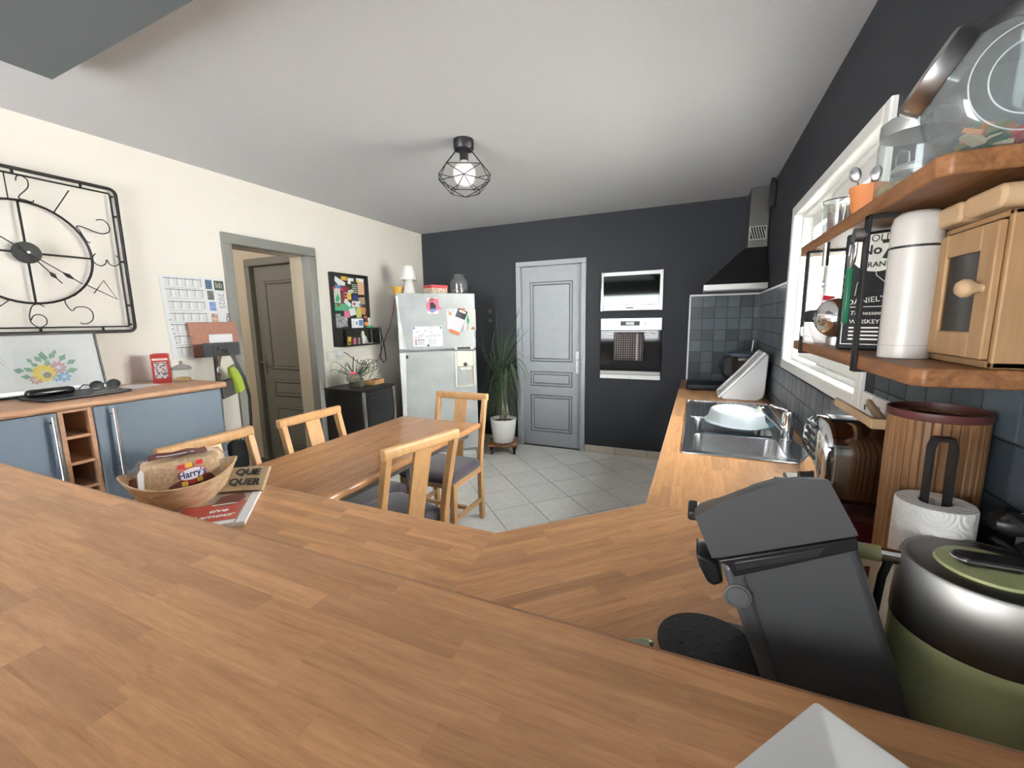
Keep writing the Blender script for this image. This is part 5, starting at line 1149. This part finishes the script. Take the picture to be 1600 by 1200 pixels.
rings = [[Vector((x, y, .141 + .003 * math.sin(x * 60))) for y in (-.045, -.02, .02, .045)] for x in (-.12, -.08, -.03, .03, .08, .10)]
MB().loft(rings, False, False, closed=False).build('brown_top_print', M_choc, br, solid=.001)
MB().loft([[Vector((x, y, .1435 + .003 * math.sin(x * 60))) for y in (-.03, -.018)] for x in (-.09, -.05, 0, .05)], False, False, closed=False).build('top_lettering', M_paper, br)
MB().prism([(-.165, .045), (-.145, .04), (-.140, .105), (-.150, .118), (-.162, .10)], -.0655, -.064, 'y').build('white_label', M_paper, br)
MB().prism([(-.198, .05), (-.168, .04), (-.17, .085), (-.192, .08)], -.040, -.0435, 'y').build('brown_tail_print', M_choc, br)
logo = MB().prism([(.03 + .052 * math.cos(2 * PI * k / 24), .066 + .0225 * math.sin(2 * PI * k / 24) + .10 * .052 * math.cos(2 * PI * k / 24)) for k in range(24)], -.0622, -.0610, 'y').build('logo_oval', M_paper, br)
MB().prism([(.03 + .055 * math.cos(2 * PI * k / 24), .066 + .0255 * math.sin(2 * PI * k / 24) + .10 * .055 * math.cos(2 * PI * k / 24)) for k in range(24)], -.0617, -.0606, 'y').build('logo_outline', M_redp, br)
for x, z, m in ((-.008, .098, M_redp), (.022, .101, M_yellow), (.062, .106, M_redp), (-.002, .030, M_yellow), (.028, .034, M_redp), (.056, .038, M_yellow)):
    MB().box(x - .012, x + .012, -.0616, -.0604, z - .009, z + .009).build('logo_square', m, br)
text('lettering', "Harry's", .036, M_navy, br, (.03, -.0626, .066), (PI / 2, -.10, 0), bold=.0008)
kbg = thing('paper_bag', 'brown paper bag printed QUE QUER lying behind the bowl', 'bag', (-1.440, .935, ZC + .0225), 0)
kbg.rotation_euler = (.62, .0, math.radians(32))
MB().loft([[Vector((x, y, z)) for x, z in ((-.17, .0), (-.165, .006), (-.03, .011), (.035, .006), (.04, .0), (.035, -.004), (-.03, -.006), (-.165, -.004))] for y in (-.012, .04, .09)]).build('body', M_kraft, kbg, smooth=40)
text('lettering', 'QUE', .036, M_inkd, kbg, (-.030, .064, .0125), (0, 0, -.03), bold=.0013, sx=1.15, depth=.001)
text('lettering', 'QUER', .036, M_inkd, kbg, (-.030, .022, .0125), (0, 0, -.05), bold=.0013, sx=1.1, depth=.001)
mg = thing('magazine', 'glossy magazine with a red cover panel under the bread bowl', 'magazine', (-1.418, .80, ZC), math.radians(45))
MB().box(-.105, .105, -.15, .15, 0, .012).build('pages', M_paper, mg, bevel=.002)
MB().box(-.105, .103, -.15, .15, .0121, .0132).build('cover', mat('magazine cover', (.42, .34, .30), .25, var=.4, vs=14), mg)
MB().box(-.10, .075, -.115, .03, .0133, .0138).build('red_panel', mat('magazine red', (.42, .06, .045), .25), mg)
MB().prism([(-.02, .02), (-.01, .09), (.05, .115), (.07, .05), (.03, .0)], .0139, .0144).build('dark_picture', M_choc, mg)
MB().box(.08, .103, -.15, .15, .0133, .0138).build('white_margin', M_paper, mg)
MB().box(-.02, .05, .012, .020, .0145, .0149).build('headline', M_paper, mg)
MB().box(-.10, .075, -.145, -.120, .0133, .0138).build('white_foot', M_paper, mg)
text('lettering', 'tive', .036, M_paper, mg, (.01, -.035, .0141), (0, 0, 0), shear=.2, bold=.0006)
text('lettering', 'd amour', .036, M_paper, mg, (.0, -.075, .0141), (0, 0, 0), shear=.2, bold=.0006)
cr = thing('dark_coaster', 'dark round pot rim just behind the left end of the bar bowl', 'coaster', (-1.745, .72, ZC), 0) if False else None
pltw = thing('white_square_plate', 'white square ceramic dish in the foreground on the bar', 'dish', (.146, .335, BZ), 0)
def sq(h, r, z, n=4): return [Vector((a, b, z)) for a, b in rrect(2 * h, 2 * h, r, n)]
pltw.rotation_euler = (0, 0, math.radians(52))
MB().loft([sq(.040, .006, .001), sq(.045, .006, .004), sq(.093, .005, .031), sq(.0945, .005, .034), sq(.092, .004, .0345), sq(.045, .006, .009), sq(.040, .006, .008)]).build('body', M_ceram, pltw, smooth=40)
# ------------------------------------------------------------------ oak shelves on the right wall
SF, SN, SFAR = .28, .757, 1.585
UT, UB, LT, LB_ = 1.652, 1.624, 1.371, 1.345
sh = thing('wall_shelf_unit', 'two oak shelves on black iron brackets beside the kitchen window', 'shelf', (.395, 1.17, 1.345), 0)
def shelf(z0, z1, name):
    pl = [(SF + .012, SN), (SF, SN + .015), (SF, SFAR - .02), (SF + .02, SFAR), (XR - .008, SFAR), (XR - .008, SN)]
    return MB().prism(ccw([(x - .395, y - 1.17) for x, y in pl]), z0 - 1.345, z1 - 1.345).build(name, M_oak, sh, bevel=.003)
shelf(UB, UT, 'upper_shelf'); shelf(LB_, LT, 'lower_shelf')
for y in (.99, 1.45):
    b = MB(); yy = y - 1.17; w_ = .011
    b.box(SF - .395 - .006, SF - .395 - .001, yy - w_, yy + w_, LB_ - .004 - 1.345, UB - 1.345)
    b.box(SF - .395 - .006, XR - .395 - .008, yy - w_, yy + w_, UB - .0055 - 1.345, UB - .0005 - 1.345)
    b.box(SF - .395 - .006, XR - .395 - .008, yy - w_, yy + w_, LB_ - .0055 - 1.345, LB_ - .0005 - 1.345)
    b.box(XR - .395 - .014, XR - .395 - .0085, yy - w_, yy + w_, LB_ - 1.345 - .005, UB - 1.345)
    b.build('bracket', M_blackm, sh, bevel=.001)
# lower shelf: thermos, whisky tin, cup, steel ball, little cabinet
th = thing('thermos_flask', 'tall speckled off white vacuum flask on the lower oak shelf', 'flask', (.328, .935, LT + .0005), 0)
MB().lathe([(.032, 0), (.034, .002), (.034, .182), (.0, .182)], n=36).build('body', M_sand, th, smooth=40)
MB().lathe([(.0335, .182), (.0335, .186)], n=36, caps=False).build('black_seal', M_black, th)
MB().lathe([(.034, .186), (.034, .222), (.031, .234), (.024, .240), (.0, .241)], n=36).build('cup_lid', M_sand, th, smooth=50)
MB().lathe([(.0343, .022), (.0343, .0228)], n=36, caps=False).build('base_seam', M_ink, th)
wt = thing('whisky_tin', 'tall black whisky gift tin with white lettering beside the flask', 'tin', (.342, 1.15, LT + .0005), math.radians(-30))
MB().box(-.045, .045, -.04, .04, 0, .243).build('body', mat('black printed tin', (.010, .010, .011), .6, spec=.25), wt, bevel=.004)
MB().prism([(.012 + .046 * math.cos(2 * PI * k / 30), .205 + .043 * math.sin(2 * PI * k / 30)) for k in range(30) if .012 + .046 * math.cos(2 * PI * k / 30) < .044 and .205 + .043 * math.sin(2 * PI * k / 30) < .241], -.0412, -.0402, 'y').build('white_roundel', M_ivory, wt)
text('lettering', 'OLD', .020, M_inkd, wt, (.016, -.0414, .228), sx=.9); text('lettering', 'No', .026, M_inkd, wt, (.000, -.0414, .205), bold=.0006); text('lettering', '7', .052, M_inkd, wt, (.028, -.0414, .203), bold=.0012)
text('lettering', 'BRAND', .0145, M_inkd, wt, (.012, -.0414, .176), bold=.0003)
ring(MB(), -.038, .038, .012, .092, .0015, -.0412, -.0402).build('label_border', M_ivory, wt)
text('lettering', "DANIEL'S", .016, M_ivory, wt, (.0, -.0412, .104), (PI / 2, -.12, 0)); text('lettering', 'Tennessee', .012, M_ivory, wt, (0, -.0412, .078), shear=.2); text('lettering', 'WHISKEY', .012, M_ivory, wt, (0, -.0412, .060))
g = MB()
for k in range(4): g.box(-.025, .025, -.0412, -.0402, .022 + k * .008, .025 + k * .008)
g.build('small_print', M_ivory, wt)
g = MB()
g.tube([(-.02, -.041, .115), (-.018, -.041, .14), (-.008, -.041, .155), (-.006, -.041, .175)], .0008, 4); g.tube([(.03, -.041, .115), (.027, -.041, .14), (.012, -.041, .155), (.010, -.041, .172)], .0008, 4)
g.build('bottle_outline', M_ivory, wt)
cu_ = thing('white_cup', 'small white cup under the steel ball at the far end of the lower shelf', 'cup', (.325, 1.42, LT + .0005), 0)
MB().lathe([(.022, 0), (.024, .003), (.040, .04), (.042, .055), (.039, .055), (.022, .008), (0, .008)], n=28, caps=False).build('body', M_ceram, cu_, smooth=50)
MB().tube([(-.036, -.005, .045), (-.056, -.008, .04), (-.054, -.008, .022), (-.032, -.004, .016)], .0045, 8).build('handle', M_ceram, cu_, smooth=60)
MB().lathe([(.046, .0), (.05, .004), (.03, .002), (0, .001)], n=24).build('saucer_rim', M_ceram, cu_) if False else None
sbl = thing('steel_ball_shaker', 'round polished steel bowl cover leaning beside the white cup on the shelf', 'shaker', (.325, 1.315, LT + .0005), 0)
MB().ball((0, 0, .068), .050, n=28).build('upper_half', M_chrome, sbl, smooth=60)
MB().tube([(.0502 * math.cos(2 * PI * k / 28), .0502 * math.sin(2 * PI * k / 28), .066) for k in range(28)], .0015, 5, True).build('seam_ring', M_steel, sbl)
MB().cyl((0, 0, 0), (0, 0, .02), .02).build('foot', M_steel, sbl, smooth=40)
pc = thing('black_pouch', 'small black pouch lying on the white cup on the lower shelf', 'pouch', (.315, 1.43, LT + .0565), .4)
MB().loft([[Vector((a, b, z)) for a, b in rrect(.075 * s, .055 * s, .012, 3)] for z, s in ((0, .85), (.012, 1), (.028, .95), (.034, .7))]).build('body', M_black, pc, smooth=50)
sk2 = thing('snack_packet', 'small red and white snack packet standing on the black pouch', 'packet', (.322, 1.425, LT + .0915), .3)
MB().box(-.016, .016, -.004, .004, 0, .038, Matrix.Rotation(.15, 4, 'Y')).build('body', M_paper, sk2); MB().box(-.015, .015, -.0048, -.0041, .005, .016, Matrix.Rotation(.15, 4, 'Y')).build('print', M_redp, sk2); MB().box(-.015, .015, -.0048, -.0041, .024, .036, Matrix.Rotation(.15, 4, 'Y')).build('print', M_redp, sk2)
gb = thing('green_bottle', 'dark green bottle standing behind the flask beside the little cabinet', 'bottle', (.46, 1.00, LT + .0005), 0)
MB().lathe([(.028, 0), (.03, .004), (.03, .13), (.012, .16), (.011, .2), (0, .2)], n=20).build('body', M_green, gb, smooth=50); MB().cyl((0, 0, .2), (0, 0, .215), .013).build('cap', M_black, gb)
# little wooden cabinet, door towards -x
lc = thing('small_wood_cabinet', 'small pale wooden cabinet with a glazed door and rounded top on the lower shelf', 'cabinet', (.43, .845, LT + .0005), -PI / 2)
# local x = -Y, local -y = -X ; front at y=-.07
cw, chh = .083, .205
c_ = MB(); c_.box(-cw, -cw + .01, -.07, .07, 0, chh); c_.box(cw - .01, cw, -.07, .07, 0, chh); c_.box(-cw, cw, .06, .07, 0, chh); c_.box(-cw, cw, -.07, .07, 0, .01); c_.box(-cw, cw, -.07, .07, chh - .008, chh)
c_.build('case', M_pine, lc, bevel=.002)
dr2 = ring(MB(), -cw + .006, cw - .006, .012, chh - .012, .034, -.080, -.0705, .036, .034).build('door', M_pine, lc, bevel=.002)
MB().box(-cw + .036, cw - .036, -.076, -.074, .044, chh - .042).build('glass_pane', thinglass('smoky glass', (.35, .32, .24), 1.0), dr2)
MB().lathe([(.006, 0), (.006, .006), (.012, .014), (.0125, .02), (.008, .026), (0, .027)], (cw - .022, -.080, .108), 20, Matrix.Rotation(PI / 2, 3, 'X')).build('knob', M_pinel, dr2, smooth=60)
MB().box(-cw + .01, cw - .01, -.06, .06, .10, .106).build('inner_shelf', M_pine, lc)
for sx in (-1, 1):
    MB().loft([[Vector((a + sx * (.0475), y, z)) for a, z in rrect(.093, .030, .014, 5, 0, chh + .0165)] for y in (-.088, .075)]).build('top_board', M_pinel, lc, bevel=.005)
# hanging things on the front bracket
mk_ = thing('magnet_hook', 'round steel magnetic hook on the shelf bracket', 'hook', (.2735, 1.00, 1.592), 0)
MB().cyl((0, 0, 0), (-.014, 0, 0), .0125, n=24).build('magnet', M_steel, mk_, smooth=40)
MB().tube([(-.008, 0, -.011), (-.008, .0, -.035), (-.008, .006, -.048), (-.008, .018, -.05), (-.008, .026, -.036)], .0018, 6).build('wire_hook', M_steel, mk_, smooth=60)
cs = thing('corkscrew', 'green waiter corkscrew hanging from the magnetic hook', 'corkscrew', (.262, 1.012, 1.43), 0)
MB().loft([[Vector((x - .0045, y, z)) for y, z in ((-.004, 0), (.009, .003), (.009, .105), (-.006, .105), (-.008, .05))] for x in (0, .009)]).build('handle', M_green, cs, bevel=.002)
MB().loft([[Vector((x - .003, y, z)) for y, z in ((-.006, .104), (.009, .104), (.013, .125), (.008, .148), (.002, .148), (.006, .128), (.002, .120), (-.003, .128), (-.001, .146), (-.007, .146), (-.010, .126))] for x in (0, .006)]).build('bottle_opener', M_steel, cs, bevel=.001)
MB().tube([(.0045 * math.cos(t), .017 + .0045 * math.sin(t), .096 - t * .0021) for t in [k * .5 for k in range(42)]], .0011, 5).build('worm', M_steel, cs, smooth=60)
MB().loft([[Vector((x - .002, y, z)) for y, z in ((.012, -.002), (.018, .0), (.017, .05), (.012, .052))] for x in (0, .004)]).build('lever_arm', M_steel, cs, bevel=.001)
lt = thing('gas_lighter', 'steel stick lighter with a ring hanging under the upper shelf', 'lighter', (.285, 1.30, 1.52), 0)
MB().cyl((0, 0, .048), (0, 0, .1035), .007, n=18).build('body', M_steel, lt, smooth=40)
MB().tube([(0, 0, .048), (0, .001, .02), (0, 0, .012)], .0016, 5).build('chain', M_steel, lt); MB().tube([(0, .008 * math.sin(2 * PI * k / 18), .004 + .008 * math.cos(2 * PI * k / 18)) for k in range(18)], .0012, 5, True).build('split_ring', M_steel, lt)
# upper shelf
ug = thing('toothpick_glass', 'clear glass tumbler of toothpicks at the far end of the upper shelf', 'glass', (.318, 1.36, UT + .0005), 0)
MB().lathe([(.030, 0), (.032, .002), (.038, .078), (.037, .08), (.030, .006), (0, .006)], n=32, caps=False).build('body', M_glass, ug, smooth=50)
MB().tube([(.038 * math.cos(2 * PI * k / 28), .038 * math.sin(2 * PI * k / 28), .0795) for k in range(28)], .0013, 5, True).build('rim', mat('dark glass rim', (.06, .04, .05), .1), ug)
R8 = random.Random(8); tq = MB()
for k in range(60):
    a, r = R8.random() * 2 * PI, .024 * math.sqrt(R8.random()); tq.cyl((r * math.cos(a) * .9, r * math.sin(a) * .9, .008), (r * math.cos(a) * 1.2, r * math.sin(a) * 1.2, .066 + .006 * R8.random()), .0013, n=5)
o = tq.build('toothpicks', M_pinel, ug); o['kind'] = 'stuff'
MB().cyl((-.012, -.012, .008), (-.014, -.014, .05), .014, n=16).build('brown_packet', M_choc, ug)
tpz = thing('terracotta_pot', 'small terracotta pot with teaspoons on the upper shelf', 'pot', (.320, 1.165, UT + .0005), 0)
MB().lathe([(.023, 0), (.025, .002), (.033, .055), (.0335, .062), (.030, .062), (.022, .006), (0, .006)], n=32, caps=False).build('body', M_terra, tpz, smooth=50)
for k, (a, tl) in enumerate(((2.6, .10), (-.6, .085), (.3, .08))):
    spn = thing('teaspoon', ('teaspoon leaning left out of the terracotta pot', 'teaspoon bowl up in the middle of the terracotta pot', 'teaspoon behind on the right of the terracotta pot')[k], 'spoon', (.320, 1.165, UT + .008), a, 'teaspoons in the terracotta pot')
    mm_ = Matrix.Rotation(.30 if k == 0 else .12, 3, 'Y')
    MB().tube([mm_ @ Vector((0, 0, 0)), mm_ @ Vector((0, 0, tl * .75))], .0016, 6).build('handle', M_silver, spn)
    MB().ball(mm_ @ Vector((0, 0, tl * .75 + .014)), .011, sx=1, sy=.35, sz=1.5, n=14, m=mm_).build('spoon_bowl', M_silver, spn, smooth=60)
cjr = thing('clip_top_jar', 'small clip top glass jar with a wire bail behind the terracotta pot', 'jar', (.40, 1.19, UT + .0005), 0)
MB().lathe([(.036, 0), (.04, .004), (.04, .068), (.034, .078), (.036, .085)], n=32, caps=False).build('body', M_glass, cjr, smooth=50)
MB().lathe([(.038, .086), (.038, .094), (.03, .102), (0, .104)], n=32).build('lid', M_steel, cjr, smooth=40)
MB().tube([(-.030, .0, .10), (-.032, 0, .12), (-.024, 0, .132), (-.012, 0, .128), (-.010, 0, .105)], .0018, 6).build('wire_bail', M_steel, cjr, smooth=60)
MB().lathe([(0, .004), (.036, .005), (.037, .05), (0, .052)], n=24).build('contents', mat('speckled contents', (.30, .26, .22), .8, var=.4, vs=60), cjr)
j2 = thing('upright_glass_jar', 'upright clear glass jar with a pale lid behind the tilted jar', 'jar', (.350, 1.045, UT + .0005), 0)
MB().lathe([(.048, 0), (.054, .005), (.054, .105), (.048, .118)], n=40, caps=False).build('body', M_glass, j2, smooth=50)
MB().lathe([(.052, .114), (.053, .118), (.053, .138), (.048, .142), (0, .142)], n=40).build('lid', mat('pewter lid', (.34, .35, .34), .35, metal=.6), j2, smooth=40)
MB().lathe([(0, .006), (.05, .006), (.05, .030), (.03, .036), (0, .03)], n=24).build('contents', mat('dried herbs', (.22, .16, .06), .9, var=.6, vs=90), j2)
cj3 = thing('large_tilted_jar', 'large round glass sweet jar with slanted steel lid on the upper shelf', 'jar', (.372, .835, UT + .0865), 0)
mX = Matrix.Rotation(PI / 2, 3, 'X')   # lathe z -> -y
MB().lathe([(.0, .0505), (.062, .0505), (.066, .049), (.078, .040), (.085, .022), (.086, 0), (.085, -.022), (.078, -.036), (.062, -.043), (0, -.043)], (0, 0, 0), 64, mX, caps=False).build('body', thinglass('thick clear glass', (.80, .84, .83), 1.6, .06, body=.10), cj3, smooth=60)
for r, y in ((.064, -.0506), (.045, -.0508)): MB().tube([(r * math.cos(2 * PI * k / 48), y, r * math.sin(2 * PI * k / 48)) for k in range(48)], .0009, 5, True).build('moulded_ring', M_frost, cj3, smooth=60)
ld_ = Vector((-.86, .12, .50)).normalized(); mL = ld_.to_track_quat('Z', 'Y').to_matrix()
MB().lathe([(.049, .060), (.049, .078)], (0, 0, 0), 48, mL, caps=False).build('neck', M_glass, cj3, smooth=60)
MB().lathe([(.052, .074), (.053, .076), (.053, .098), (.049, .102), (0, .102)], (0, 0, 0), 48, mL).build('steel_lid', M_steel, cj3, smooth=40)
for k in range(30):
    a = -PI / 2 + R8.uniform(-.75, .75); r = R8.uniform(.045, .066)
    MB().box(-.011, .011, -.010, .010, -.003, .003, Matrix.Translation((r * math.cos(a), R8.uniform(-.030, .022), r * math.sin(a))) @ Euler((R8.uniform(-.5, .5), R8.uniform(-.6, .6), R8.random() * 3)).to_matrix().to_4x4()).build('tea_sachet', (M_redp, M_green, mat('amber sachet', (.45, .16, .04), .5), mat('olive sachet', (.16, .17, .06), .6), mat('sand sachet', (.5, .42, .25), .7))[k % 5] if k < 5 else (M_redp, M_green, bpy.data.materials['amber sachet'], bpy.data.materials['olive sachet'], bpy.data.materials['sand sachet'])[k % 5], cj3)
bc = thing('black_lid_jar', 'glass jar with a big black lid behind the tilted jar near the frame corner', 'jar', (.438, .955, UT + .0005), 0)
MB().lathe([(.05, 0), (.055, .004), (.055, .19), (.06, .2)], n=32, caps=False).build('body', M_glass, bc, smooth=50)
MB().lathe([(.068, .198), (.070, .201), (.070, .228), (.066, .232), (0, .232)], n=32).build('lid', M_black, bc, smooth=40)
# sockets and cables on the right wall
for k, (y, tlt) in enumerate(((1.615, 0), (1.512, .0))):
    s_ = thing('wall_socket', ('white wall socket nearest the window over the worktop', 'white wall socket behind the bamboo bin')[k], 'socket', (XR - .0065, y, 1.165), -PI / 2, 'sockets by the window')
    MB().box(-.041, .041, -.012, 0, -.041, .041).build('plate', M_white, s_, bevel=.003)
    MB().box(-.012, .012, -.0135, -.0121, .012, .016).build('slot', M_ink, s_) if k else MB().lathe([(.02, 0), (.019, -.003), (0, -.003)], (0, -.0125, 0), 20, mX).build('outlet', M_ivory, s_)
    MB().box(-.004, .004, -.0136, -.0121, -.012, .004).build('slot', M_inkd, s_)
s_ = thing('wall_socket', 'white wall socket with black plugs at the right edge over the kettle', 'socket', (XR - .0065, .83, 1.085), -PI / 2)
MB().box(-.085, .041, -.012, 0, -.041, .041).build('plate', M_white, s_, bevel=.004); MB().box(-.03, .03, -.0135, -.012, -.03, .03).build('inner_frame', M_ivory, s_, bevel=.002)
pl_ = thing('power_plug', 'black power plug with looping cable in the socket above the kettle', 'plug', (XR - .02, .84, 1.085), -PI / 2)
MB().loft([[Vector((a * s, y, b * s)) for a, b in rrect(.042, .036, .012, 4)] for y, s in ((0, 1), (-.022, .95), (-.034, .6))]).build('body', M_black, pl_, smooth=50)
MB().tube([(0, -.03, 0), (-.02, -.045, .008), (-.05, -.035, .0), (-.085, -.02, -.03), (-.095, -.015, -.09), (-.06, -.012, -.18), (-.03, -.012, -.235)], .0045, 8).build('cable', M_rubber, pl_, smooth=60)
p2 = thing('black_adaptor', 'second black plug with a cable lying over the first plug by the wall', 'plug', (XR - .02, .885, 1.115), -PI / 2)
MB().loft([[Vector((a * s, y, b * s)) for a, b in rrect(.05, .03, .012, 4)] for y, s in ((0, .9), (-.03, 1), (-.045, .6))]).build('body', M_black, p2, smooth=50)
MB().tube([(.01, -.035, .01), (.05, -.05, .03), (.09, -.04, .02), (.10, -.02, -.05), (.07, -.012, -.2), (.05, -.012, -.26)], .0045, 8).build('cable', M_rubber, p2, smooth=60)
